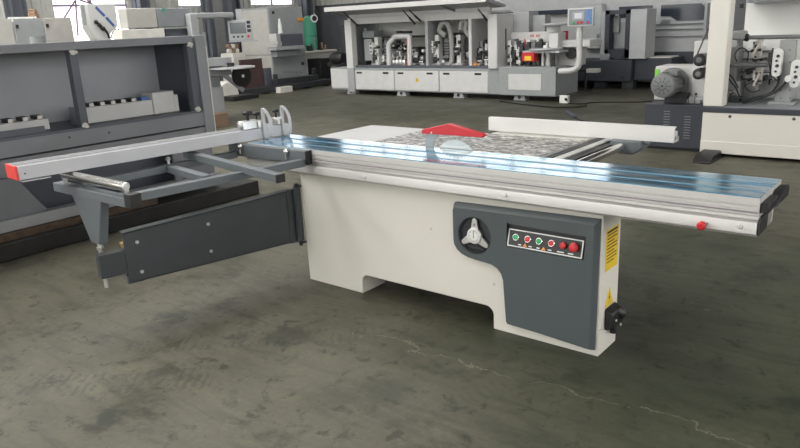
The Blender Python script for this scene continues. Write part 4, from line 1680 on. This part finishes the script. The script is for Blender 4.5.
# interior
b = MB().box(1.0, XR1, RY + .95, RY + 1.0, .536, 2.3)
part('back_wall', b, capwhite, rm)
zt = on_y(770, 2, RY + .66).z
b = MB().box(1.075, XR1, RY + .66, RY + .95, zt, zt + .06)
part('canopy', b, midgrey, rm)
q = on_y(742, 2, RY + .72)
b = MB().cyl((q.x, RY + .72, zt - .05), (q.x, RY + .72, zt), .02, n=10)
part('lamp_socket', b, ink, rm)
zs = on_y(775, 37, RY + .5).z
b = MB().cyl((1.05, RY + .5, zs), (XR1, RY + .5, zs), .022, n=16)
part('drive_shaft', b, motorgrey, rm)
b = MB()
BYB(b, RY + .42, RY + .6, 729, 31, 744, 40)
part('shaft_motor', b, castgrey, rm, bev=.02)
b = MB()
b.cyl((on_y(744, 36, RY + .5).x, RY + .5, zs), (on_y(749, 36, RY + .5).x, RY + .5, zs), .035, n=16)
b.cyl((on_y(746, 36, RY + .5).x, RY + .5, zs), (on_y(748, 36, RY + .5).x, RY + .5, zs), .042, n=16)
part('shaft_coupling', b, dark, rm)
b = MB()
BYB(b, RY + .85, RY + .95, 746, 39, 782, 80)
bp2 = part('mounting_plate', b, mat('bright_white', (.86, .86, .84), .4, var=.02), rm, bev=.006)
b = MB()
for py in (52, 63, 70):
    BYB(b, RY + .845, RY + .85, 746, py, 782, py + .6)
part('plate_seam', b, midgrey, bp2)
b = MB()
BYB(b, RY + .6, RY + .8, 727, 48, 737, 90)
b.box(1.03, 1.10, RY + .6, RY + .8, .536, .75)
part('side_bracket', b, castgrey, rm, bev=.006)
b = MB()
q = on_y(729.5, 66, RY + .595)
b.cyl((q.x, RY + .6, q.z), (q.x, RY + .59, q.z), .018, n=14)
part('knob', b, ink, rm)
b = MB()
q0, q1 = on_y(733, 65.5, RY + .55), on_y(768, 64, RY + .55)
b.cyl((q0.x, RY + .55, q0.z), (q1.x, RY + .55, q0.z), .018, n=12)
b.box(q0.x, q1.x, RY + .56, RY + .62, q0.z - .012, q0.z + .03)
part('cross_bar', b, motorgrey, rm, bev=.004)


def gripper(px, top, bot, flip):
    """cream pneumatic claw on the mounting plate"""
    x0, x1, z0, z1 = rect_y(RY + .6, px - 4.5, top, px + 4.5, bot)
    xm, h, w = (x0 + x1) / 2, z1 - z0, x1 - x0
    s = -1 if flip else 1
    zc = (z0 + z1) / 2
    b = MB()
    b.box(xm - w * .35, xm + w * .35, RY + .6, RY + .7, zc - s * h * .5 if s > 0 else zc + h * .2, zc - s * h * .2 if s > 0 else zc + h * .5)
    b.box(xm - w * .45, xm - w * .15, RY + .58, RY + .66, zc - h * .3, zc + h * .35)
    b.box(xm + w * .15, xm + w * .5, RY + .58, RY + .66, zc - h * .2, zc + h * .5)
    b.bar((xm - w * .3, RY + .57, zc - h * .3), (xm + w * .35, RY + .57, zc + h * .25), .03, .03, up=(0, 1, 0))
    b.cyl((xm, RY + .62, zc - h * .5), (xm, RY + .62, zc + h * .5), w * .14, n=10)
    b.box(xm - w * .3, xm + w * .3, RY + .7, RY + .86, zc - h * .15, zc + h * .1)
    g_ = part('trimming_head', b, white, rm, bev=.005)
    b = MB()
    for k in range(5):
        q = Vector((xm + random.uniform(-.4, .4) * w, RY + .56, zc + random.uniform(-.45, .45) * h))
        b.cyl(q, q + Vector((0, .03, 0)), .010, n=8)
    b.cyl((xm - .05, RY + .57, zc - h * .1), (xm + .05, RY + .57, zc - h * .05), .014, n=8)
    part('fitting', b, dark, g_)


gripper(757, 38, 59, False)
gripper(757, 67, 91, True)
b = MB()
for k in range(16):
    a, c = random.uniform(735, 768), random.uniform(50, 84)
    q = on_y(a, c, RY + .66)
    if k % 3:
        b.box(q.x - .012, q.x + .012, RY + .64, RY + .9, q.z - .014, q.z + .014)
    else:
        b.cyl((q.x, RY + .62, q.z), (q.x, RY + .9, q.z), .014, n=8)
for a in (735, 752, 768):
    q = on_y(a, 66, RY + .66)
    b.box(q.x - .008, q.x + .008, RY + .80, RY + .82, on_y(a, 86, RY + .66).z, on_y(a, 49, RY + .66).z)
for c in (52, 60, 66, 73, 80):
    u, w_ = on_y(734, c, RY + .66), on_y(769, c, RY + .66)
    b.box(u.x, w_.x, RY + .80, RY + .815, u.z - .006, u.z + .006)
part('valve_fittings', b, dark, rm, bev=.003)
x0, x1, z0, z1 = rect_y(RY + .45, 768, 52, 775, 62)
part('valve_box', MB().box(x0, x1, RY + .45, RY + .55, z0, z1), black, rm, bev=.004)
x0, x1, z0, z1 = rect_y(RY + .4, 777, 40, 793, 103)
b = MB().box(x0, x1, RY + .4, RY + .48, .56, z1)
b.box(x0 - .05, x1 + .05, RY + .34, RY + .50, .536, .565)
b.box(x0 + .03, x1 - .03, RY + .48, RY + .9, .56, .8)
ps_ = part('tool_post', b, castgrey, rm, bev=.006)
for c in (50, 62, 76, 90, 98):
    for a in (781, 790):
        q = on_y(a, c, RY + .4)
        part('bolt', MB().cyl((q.x, RY + .4, q.z), (q.x, RY + .396, q.z), .007, n=8), dark, ps_)
for (a, c, d, f_) in ((772, 49, 781, 77), (790, 60, 800, 88)):
    x0, x1, z0, z1 = rect_y(RY + .3, a, c, d, f_)
    r = (x1 - x0) / 2
    xm = (x0 + x1) / 2
    pts = [(xm + r * math.cos(t), z1 - r + r * math.sin(t)) for t in [math.pi * k / 8 for k in range(9)]] + [(xm + r * math.cos(t), z0 + r + r * math.sin(t)) for t in [math.pi + math.pi * k / 8 for k in range(9)]]
    b = MB().prism([(x, RY + .3, z) for x, z in pts], (0, .1, 0))
    hc = part('head_cover', b, capwhite, rm, bev=.006, label='white rounded head cover')
    b = MB()
    for k, (dz, rr) in enumerate(((-.3, .012), (-.1, .018), (.08, .012), (.25, .016))):
        zz = (z0 + z1) / 2 + dz * (z1 - z0)
        b.cyl((xm + .01 * (k % 2), RY + .3, zz), (xm + .01 * (k % 2), RY + .285, zz), rr, n=12)
    part('cover_screw', b, dark, hc)
q = on_y(788, 79, RY + .27)
b = MB().lathe((q.x, RY + .27, q.z), (0, 1, 0), [(.03, 0), (.035, .01), (.035, .1)], 18)
part('hose_fitting', b, capwhite, rm)
for pts_, r in ((((741, 102), (755, 97), (770, 93), (777, 85), (779, 76)), .012), (((743, 103), (760, 98), (775, 92), (784, 84), (787, 80)), .012),
                (((727, 74), (731, 82), (736, 88), (739, 96)), .008), (((729, 74), (734, 80), (738, 88)), .008),
                (((737, 62), (735, 54), (741, 48), (748, 52), (747, 62)), .007), (((752, 82), (745, 86), (752, 92), (760, 90)), .006), (((769, 62), (771, 72), (776, 80), (780, 79)), .007)):
    b = MB().tube(smooth_path([on_y(a, c, RY + .36) for a, c in pts_]), r, 8)
    part('hose', b, black, rm)
b = MB()
for k in range(3):
    q = on_y(733, 94 + k, RY + .5)
    ring = [(q.x + (.05 + .008 * k) * math.cos(t * math.pi / 8), RY + .5 + .02 * k, .60 + .05 * math.sin(t * math.pi / 8)) for t in range(17)]
    b.tube(ring, .006, 6)
part('hose_coil', b, hosegrey, rm)
b = MB()
b.cyl((1.15, RY + .45, .575), (1.28, RY + .45, .575), .02, n=12)
b.box(1.03, 1.14, RY + .4, RY + .55, .536, .60)
part('pipe_joint', b, dark, rm, bev=.005)

# =============================================================== things on the floor
q = on_z(564.5, 103, 0)
b = MB().box(q.x - .08, q.x + .08, q.y - .05, q.y + .05, .001, .14)
b.mi = 1
b.cyl((q.x + .04, q.y - .05, .08), (q.x + .07, q.y - .08, .07), .025, n=12)
solo('plug_box', b, [capwhite, black], 'small white plug box on the floor before the edge banding machine', 'plug box', (q.x, q.y, 0), bev=.006)
pts = [(q.x + .14, q.y - .12, .012)] + [on_z(a, c, .012) for a, c in ((572, 103.5), (582, 103.8), (592, 102.5), (610, 102), (640, 102), (652, 101))]
b = MB().tube(smooth_path(pts), .011, 6)
solo('power_cable', b, black, 'black cable running right along the floor from the white plug box', 'cable', (q.x + .3, q.y, .012))
pts = [on_z(a, c, .012) for a, c in ((500, 101), (520, 104), (545, 106.5), (562, 107.3), (577, 106.8), (587, 105.5))]
b = MB().tube(smooth_path(pts), .011, 6)
solo('air_hose', b, black, 'black hose curving on the floor in front of the infeed cabinet', 'hose', (pts[2].x, pts[2].y, .012))
pts = [on_z(a, c, .022) for a, c in ((566.5, 111), (571, 114), (575, 117))]
b = MB()
b.bar(pts[0], pts[2], .06, .04)
b.mi = 1
p2 = [on_z(a, c, .014) for a, c in ((575, 117), (579, 119.5), (584, 121), (590, 121.2))]
b.tube(smooth_path(p2), .012, 6)
solo('hand_tool', b, [frame_dark, black], 'dark handled tool with a lead lying on the floor behind the rip fence', 'hand tool', (pts[1].x, pts[1].y, 0), bev=.01)

# =============================================================== the hall
def floor_material():
    m = bpy.data.materials.new('worn_concrete')
    m.use_nodes = True
    nt = m.node_tree
    N, L = nt.nodes, nt.links
    b = N['Principled BSDF']
    tc = N.new('ShaderNodeTexCoord')

    def noise(scale, detail=6, dist=0., vec=None, rough=.6):
        n = N.new('ShaderNodeTexNoise')
        n.inputs['Scale'].default_value = scale
        n.inputs['Detail'].default_value = detail
        n.inputs['Distortion'].default_value = dist
        n.inputs['Roughness'].default_value = rough
        L.new(vec or tc.outputs['Object'], n.inputs['Vector'])
        return n.outputs['Fac']

    def ramp(fac, stops):
        r = N.new('ShaderNodeValToRGB')
        e = r.color_ramp.elements
        while len(e) < len(stops):
            e.new(.5)
        for q, (p, c) in zip(e, stops):
            q.position = p
            q.color = (*c, 1) if len(c) == 3 else c
        L.new(fac, r.inputs['Fac'])
        return r.outputs['Color']

    def mix(kind, fac, a, c):
        x = N.new('ShaderNodeMix')
        x.data_type = 'RGBA'
        x.blend_type = kind
        if isinstance(fac, float):
            x.inputs['Factor'].default_value = fac
        else:
            L.new(fac, x.inputs['Factor'])
        for s, v in ((x.inputs[6], a), (x.inputs[7], c)):
            if isinstance(v, tuple):
                s.default_value = (*v, 1)
            else:
                L.new(v, s)
        return x.outputs[2]

    def math_(op, a, c=None):
        x = N.new('ShaderNodeMath')
        x.operation = op
        for s, v in zip(x.inputs, (a, c)):
            if v is None:
                continue
            if isinstance(v, (int, float)):
                s.default_value = v
            else:
                L.new(v, s)
        return x.outputs[0]

    G = FLOOR_GAIN
    base = ramp(noise(.55, 8, .4), [(.32, (.085 * G, .081 * G, .056 * G)), (.55, (.118 * G, .111 * G, .079 * G)), (.72, (.15 * G, .139 * G, .101 * G))])
    mp = N.new('ShaderNodeMapping')
    mp.inputs['Rotation'].default_value = (0, 0, math.radians(35))
    mp.inputs['Scale'].default_value = (1.2, 6, 1)
    L.new(tc.outputs['Object'], mp.inputs['Vector'])
    streak = ramp(noise(1.6, 7, .6, mp.outputs['Vector']), [(.34, (.74, .75, .72)), (.5, (1, 1, 1)), (.66, (1.12, 1.10, 1.07))])
    col = mix('MULTIPLY', 1., base, streak)
    blot = ramp(noise(2.4, 8, .3, None, .72), [(.36, (.40, .44, .39)), (.47, (1, 1, 1)), (.62, (1, 1, 1)), (.70, (1.18, 1.14, 1.06))])
    col = mix('MULTIPLY', .9, col, blot)
    spots = ramp(noise(9, 7, .4, None, .7), [(.36, (.42, .45, .40)), (.43, (1, 1, 1)), (.60, (1, 1, 1)), (.66, (1.22, 1.18, 1.1))])
    col = mix('MULTIPLY', .9, col, spots)
    fine = ramp(noise(34, 5), [(.3, (.86, .86, .86)), (.7, (1.1, 1.1, 1.1))])
    col = mix('MULTIPLY', .8, col, fine)
    # saw's shade painted into the floor colour together with damp dirt, ragged edge
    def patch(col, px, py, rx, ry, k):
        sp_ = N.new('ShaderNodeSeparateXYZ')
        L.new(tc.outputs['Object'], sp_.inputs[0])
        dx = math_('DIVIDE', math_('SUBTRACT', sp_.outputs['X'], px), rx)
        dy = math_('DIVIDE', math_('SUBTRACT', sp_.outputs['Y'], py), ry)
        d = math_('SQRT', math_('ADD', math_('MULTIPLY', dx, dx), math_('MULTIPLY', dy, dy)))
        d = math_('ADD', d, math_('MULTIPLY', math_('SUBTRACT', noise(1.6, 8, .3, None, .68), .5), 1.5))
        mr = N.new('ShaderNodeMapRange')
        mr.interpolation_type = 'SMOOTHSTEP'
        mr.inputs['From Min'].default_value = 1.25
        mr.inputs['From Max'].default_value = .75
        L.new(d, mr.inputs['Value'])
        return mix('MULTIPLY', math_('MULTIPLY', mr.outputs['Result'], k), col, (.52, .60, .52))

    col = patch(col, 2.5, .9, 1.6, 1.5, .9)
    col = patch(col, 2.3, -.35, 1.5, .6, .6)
    col = patch(col, -4.5, 7.6, 5.5, 1.6, .6)  # dimmer light on the far floor painted into its colour
    # pale drops
    pale = ramp(noise(7.5, 4, .5), [(.70, (0, 0, 0)), (.76, (1, 1, 1))])
    col = mix('MIX', math_('MULTIPLY', pale, .35), col, (.22, .20, .16))
    # a fine crack running along the front of the saw, and random ones
    sep = N.new('ShaderNodeSeparateXYZ')
    L.new(tc.outputs['Object'], sep.inputs[0])
    wob = math_('MULTIPLY', math_('SUBTRACT', noise(3.2, 6), .5), .38)
    yy = math_('ADD', math_('ADD', sep.outputs['Y'], math_('MULTIPLY', sep.outputs['X'], -.055)), math_('ADD', wob, .47))
    crack = math_('LESS_THAN', math_('ABSOLUTE', yy), .0038)
    crack = math_('MULTIPLY', crack, math_('GREATER_THAN', sep.outputs['X'], .75))
    crack = math_('MULTIPLY', crack, math_('GREATER_THAN', noise(5, 3), .42))
    col = mix('MIX', math_('MULTIPLY', crack, .6), col, (.20, .18, .14))
    vo = N.new('ShaderNodeTexVoronoi')
    vo.feature = 'DISTANCE_TO_EDGE'
    vo.inputs['Scale'].default_value = .42
    wv = N.new('ShaderNodeMix')
    wv.data_type = 'RGBA'
    wv.inputs['Factor'].default_value = .12
    nn_ = N.new('ShaderNodeTexNoise')
    nn_.inputs['Scale'].default_value = 2.2
    nn_.inputs['Detail'].default_value = 5
    L.new(tc.outputs['Object'], nn_.inputs['Vector'])
    L.new(tc.outputs['Object'], wv.inputs[6])
    L.new(nn_.outputs['Color'], wv.inputs[7])
    L.new(wv.outputs[2], vo.inputs['Vector'])
    ck = math_('MULTIPLY', math_('LESS_THAN', vo.outputs['Distance'], .0035), math_('GREATER_THAN', noise(1.1, 3), .52))
    col = mix('MIX', math_('MULTIPLY', ck, .18), col, (.05, .047, .038))
    # tyre prints: dark bars in two curved bands
    for (px, py, ang, wd, ln) in ((.50, -.70, 40, .09, .8), (1.75, -.38, 62, .07, .5), (.10, -1.55, 40, .11, .6)):
        mt_ = N.new('ShaderNodeMapping')
        mt_.vector_type = 'TEXTURE'
        mt_.inputs['Location'].default_value = (px, py, 0)
        mt_.inputs['Rotation'].default_value = (0, 0, math.radians(ang))
        L.new(tc.outputs['Object'], mt_.inputs['Vector'])
        s2 = N.new('ShaderNodeSeparateXYZ')
        L.new(mt_.outputs['Vector'], s2.inputs[0])
        inb = math_('MULTIPLY', math_('LESS_THAN', math_('ABSOLUTE', s2.outputs['Y']), wd), math_('LESS_THAN', math_('ABSOLUTE', s2.outputs['X']), ln))
        bars = math_('GREATER_THAN', math_('SINE', math_('MULTIPLY', math_('ADD', s2.outputs['X'], math_('MULTIPLY', noise(12, 4), .06)), 150.)), .1)
        msk = math_('MULTIPLY', math_('MULTIPLY', inb, bars), math_('GREATER_THAN', noise(7, 7, .5, None, .7), .5))
        col = mix('MIX', math_('MULTIPLY', msk, .42), col, (.042, .045, .034))
    # single dark oil stains
    for (px, py, r, dk) in ((.47, -1.63, .075, .95), (-.06, -1.72, .07, .4), (1.30, -.80, .14, .55), (.52, -.66, .13, .6), (1.15, -1.0, .12, .35), (2.05, -.14, .11, .6), (2.4, .15, .12, .35)):
        dx = math_('SUBTRACT', sep.outputs['X'], px)
        dy = math_('SUBTRACT', sep.outputs['Y'], py)
        d = math_('SQRT', math_('ADD', math_('MULTIPLY', dx, dx), math_('MULTIPLY', dy, dy)))
        d = math_('ADD', d, math_('MULTIPLY', math_('SUBTRACT', noise(14, 6), .5), .26))
        mr = N.new('ShaderNodeMapRange')
        mr.interpolation_type = 'SMOOTHSTEP'
        mr.inputs['From Min'].default_value = r * 1.3
        mr.inputs['From Max'].default_value = r * .5
        L.new(d, mr.inputs['Value'])
        col = mix('MIX', math_('MULTIPLY', mr.outputs['Result'], dk), col, (.036, .040, .028))
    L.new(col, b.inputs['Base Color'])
    rr = N.new('ShaderNodeMapRange')
    rr.inputs['To Min'].default_value = .36
    rr.inputs['To Max'].default_value = .66
    L.new(noise(2.2, 6), rr.inputs['Value'])
    L.new(rr.outputs['Result'], b.inputs['Roughness'])
    b.inputs['Specular IOR Level'].default_value = .35
    bp = N.new('ShaderNodeBump')
    bp.inputs['Strength'].default_value = .25
    bp.inputs['Distance'].default_value = .004
    L.new(noise(22, 6), bp.inputs['Height'])
    L.new(bp.outputs['Normal'], b.inputs['Normal'])
    return m


X0, X1, Y0, Y1, ZC = -15.0, 11.0, -13.0, 15.0, 8.0
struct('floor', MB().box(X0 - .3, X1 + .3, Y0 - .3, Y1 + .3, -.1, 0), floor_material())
line_green = mat('floor_line_green', (.07, .16, .06), .6, var=.25, scale=6)
a_, c_ = on_z(225, 99, 0), on_z(330, 84, 0)
struct('trim_1', MB().box(-10.66, -10.54, 4.0, 14.5, .0, .003), line_green)

sky = mat('daylight_pane', (1, 1, 1), .4, var=0, emit=WINDOW_L)
sky2 = mat('skylight_pane', (1, .99, .97), .4, var=0, emit=SKYLIGHT_L)
rightsky = mat('side_daylight_pane', (1, .99, .97), .4, var=0, emit=SIDE_L)


def window_x(n, x, y0, y1, z0, z1, ny, nz, inward, pane=None):
    """window in a wall of constant x: emissive sky behind a frame"""
    b = MB()
    b.mi = 1
    b.box(x - .02, x + .02, y0, y1, z0, z1)
    b.mi = 0
    f = .05
    s = inward
    for i in range(ny + 1):
        y = y0 + (y1 - y0) * i / ny
        b.box(x - .03 * 1, x + .06, y - f / 2, y + f / 2, z0, z1) if s > 0 else b.box(x - .06, x + .03, y - f / 2, y + f / 2, z0, z1)
    for i in range(nz + 1):
        z = z0 + (z1 - z0) * i / nz
        b.box(x - .03, x + .06, y0, y1, z - f / 2, z + f / 2) if s > 0 else b.box(x - .06, x + .03, y0, y1, z - f / 2, z + f / 2)
    return struct('window_%d' % n, b, [lattice, pane or sky])


def window_y(n, y, x0, x1, z0, z1, nx, nz, pane=None):
    b = MB()
    b.mi = 1
    b.box(x0, x1, y - .02, y + .02, z0, z1)
    b.mi = 0
    f = .06
    for i in range(nx + 1):
        x = x0 + (x1 - x0) * i / nx
        b.box(x - f / 2, x + f / 2, y - .06, y + .06, z0, z1)
    for i in range(nz + 1):
        z = z0 + (z1 - z0) * i / nz
        b.box(x0, x1, y - .06, y + .06, z - f / 2, z + f / 2)
    return struct('window_%d' % n, b, [column_paint, pane or sky])


def ribbed_x(b, x, y0, y1, z0, z1):
    """corrugated sheet on a wall of constant x, ribs every 0.22 m"""
    n = max(1, round((y1 - y0) / .22))
    st_ = (y1 - y0) / n
    ys = []
    for i in range(n):
        y = y0 + i * st_
        ys += [(y, 0), (y + st_ * .62, 0), (y + st_ * .70, .04), (y + st_ * .92, .04)]
    ys.append((y1, 0))
    v = [(b.v((x + d, y, z0)), b.v((x + d, y, z1))) for y, d in ys]
    for p, q in zip(v, v[1:]):
        b.face([p[0], q[0], q[1], p[1]])


def ribbed_y(b, y, x0, x1, z0, z1):
    n = max(1, round((x1 - x0) / .22))
    st_ = (x1 - x0) / n
    xs = []
    for i in range(n):
        x = x0 + i * st_
        xs += [(x, 0), (x + st_ * .62, 0), (x + st_ * .70, .04), (x + st_ * .92, .04)]
    xs.append((x1, 0))
    v = [(b.v((x, y - d, z0)), b.v((x, y - d, z1))) for x, d in xs]
    for p, q in zip(v, v[1:]):
        b.face([p[0], q[0], q[1], p[1]])


# left wall: openings (y0, y1, z0, z1)
open_l = [(1.2, 3.2, 2.6, 5.2), (5.92, 7.95, .9, 5.2), (9.55, 10.4, 2.27, 5.2), (12.2, 14.05, 2.28, 5.2), (-4.5, -.5, 2.3, 5.2), (-10.5, -6, 2.3, 5.2)]
b = MB()
ys = sorted(open_l)
cur = Y0
for (y0, y1, z0, z1) in ys:
    b.box(X0 - .2, X0, cur, y0, 0, ZC)
    b.box(X0 - .2, X0, y0, y1, 0, z0)
    b.box(X0 - .2, X0, y0, y1, z1, ZC)
    ribbed_x(b, X0 + .01, cur, y0, 1.0, ZC)
    ribbed_x(b, X0 + .01, y0, y1, 1.0, z0) if z0 > 1.1 else None
    ribbed_x(b, X0 + .01, y0, y1, z1, ZC)
    cur = y1
b.box(X0 - .2, X0, cur, Y1, 0, ZC)
ribbed_x(b, X0 + .01, cur, Y1, 1.0, ZC)
struct('wall_left', b, siding)
for i, (y0, y1, z0, z1) in enumerate(open_l):
    window_x(i + 1, X0 - .1, y0, y1, z0, z1, max(1, round((y1 - y0) / 1.0)), 3, 1)
# brace rods across the tall window
b = MB()
for p, q in (((75.5, 0), (63.5, 19)), ((80, 0), (92, 4)), ((75.5, 0), (78, 36)), ((87, 0), (95, 6))):
    b.cyl(on_x(*p, X0 + .05), on_x(*q, X0 + .05), .022, n=8)
struct('trim_2', b, mat('brace_paint', (.26, .16, .22), .6))

# back wall
b = MB()
WZ0, WZ1, WX0, WX1 = 2.85, 5.8, -14.2, -4.2
b.box(X0, X1, Y1, Y1 + .2, 0, WZ0)
b.box(X0, WX0, Y1, Y1 + .2, WZ0, WZ1)
b.box(WX1, X1, Y1, Y1 + .2, WZ0, WZ1)
b.box(X0, X1, Y1, Y1 + .2, WZ1, ZC)
b.mi = 1
ribbed_y(b, Y1 - .01, X0, WX1, 2.24, WZ0)
ribbed_y(b, Y1 - .01, X0, WX1, WZ1, ZC)
struct('wall_back', b, [plaster, siding])
window_y(7, Y1 + .1, WX0, WX1, WZ0, WZ1, 10, 3)
# right and front walls
b = MB()
RW0, RW1 = -9.0, 9.0
b.box(X1, X1 + .2, Y0, RW0, 0, ZC)
b.box(X1, X1 + .2, RW1, Y1, 0, ZC)
b.box(X1, X1 + .2, RW0, RW1, 0, 1.6)
b.box(X1, X1 + .2, RW0, RW1, 5.2, ZC)
struct('wall_right', b, plaster)
window_x(13, X1 + .1, RW0, RW1, 1.6, 5.2, 12, 3, -1, mat('right_fill_pane', (1, .99, .97), .4, var=0, emit=RIGHT_L))  # unseen window added as fill light for faces turned to the right
b = MB()
FW0, FW1, FZ0, FZ1 = -13.0, 4.0, .3, 5.5
b.box(X0, FW0, Y0 - .2, Y0, 0, ZC)
b.box(FW1, X1, Y0 - .2, Y0, 0, ZC)
b.box(FW0, FW1, Y0 - .2, Y0, FZ1, ZC)
b.box(FW0, FW1, Y0 - .2, Y0, 0, FZ0)
struct('wall_front', b, siding)
window_y(8, Y0 - .1, FW0, FW1, FZ0, FZ1, 12, 4, rightsky)
# ceiling with skylight strips
b = MB()
strips = [(-11.0, -8.0), (-5.6, -2.6)]
SY1 = 5.5
cur = X0
for (x0, x1) in strips:
    b.box(cur, x0, Y0, Y1, ZC, ZC + .15)
    b.box(x0, x1, SY1, Y1, ZC, ZC + .15)
    cur = x1
b.box(cur, X1, Y0, Y1, ZC, ZC + .15)
struct('ceiling', b, mat('roof_sheet', (.38, .39, .40), .6))
for i, (x0, x1) in enumerate(strips):
    b = MB()
    b.mi = 1
    b.box(x0, x1, Y0, SY1, ZC + .04, ZC + .08)
    b.mi = 0
    for k in range(12):
        y = Y0 + (SY1 - Y0) * k / 11
        b.box(x0, x1, y - .04, y + .04, ZC - .02, ZC + .04)
    struct('window_%d' % (9 + i), b, [column_paint, sky2])


def hcol(n, x, y, w, d):
    """steel H column along the wall"""
    b = MB()
    b.box(x - d / 2, x + d / 2, y - w / 2, y - w / 2 + .03, 0, ZC)
    b.box(x - d / 2, x + d / 2, y + w / 2 - .03, y + w / 2, 0, ZC)
    b.box(x - .02, x + .02, y - w / 2, y + w / 2, 0, ZC)
    struct('trim_%d' % n, b, column_paint)


hcol(3, -14.7, on_x(16, 10, -14.7).y, .36, .4)
hcol(4, -14.7, on_x(141, 4, -14.7).y, .30, .4)
yc = on_x(218, 20, -13.6).y
b = MB()
b.box(-13.75, -13.45, yc - .42, yc - .36, 0, ZC)
b.box(-13.75, -13.45, yc + .36, yc + .42, 0, ZC)
b.box(-13.62, -13.58, yc - .42, yc + .42, 0, ZC)
b.mi = 1
b.box(-13.60, -13.56, yc - .16, yc + .18, 0, ZC)
struct('trim_5', b, [column_paint, mat('column_face', (.20, .20, .20), .5)])
hcol(6, -14.7, on_x(236, 20, -14.7).y, .22, .3)
hcol(7, -14.7, on_x(305.5, 5, -14.7).y, .30, .4)

# faint daylight outside
w = bpy.data.worlds.new('world')
SC.world = w
w.use_nodes = True
w.node_tree.nodes['Background'].inputs['Color'].default_value = (.9, .95, 1, 1)
w.node_tree.nodes['Background'].inputs['Strength'].default_value = .3

vs = SC.view_settings
vs.view_transform = 'Standard'
vs.look = 'None'
vs.gamma = 1
vs.use_curve_mapping = False
vs.exposure = EXPOSURE
SC.cycles.max_bounces = 8
SC.cycles.diffuse_bounces = 4
SC.cycles.glossy_bounces = 4
SC.cycles.sample_clamp_indirect = 4
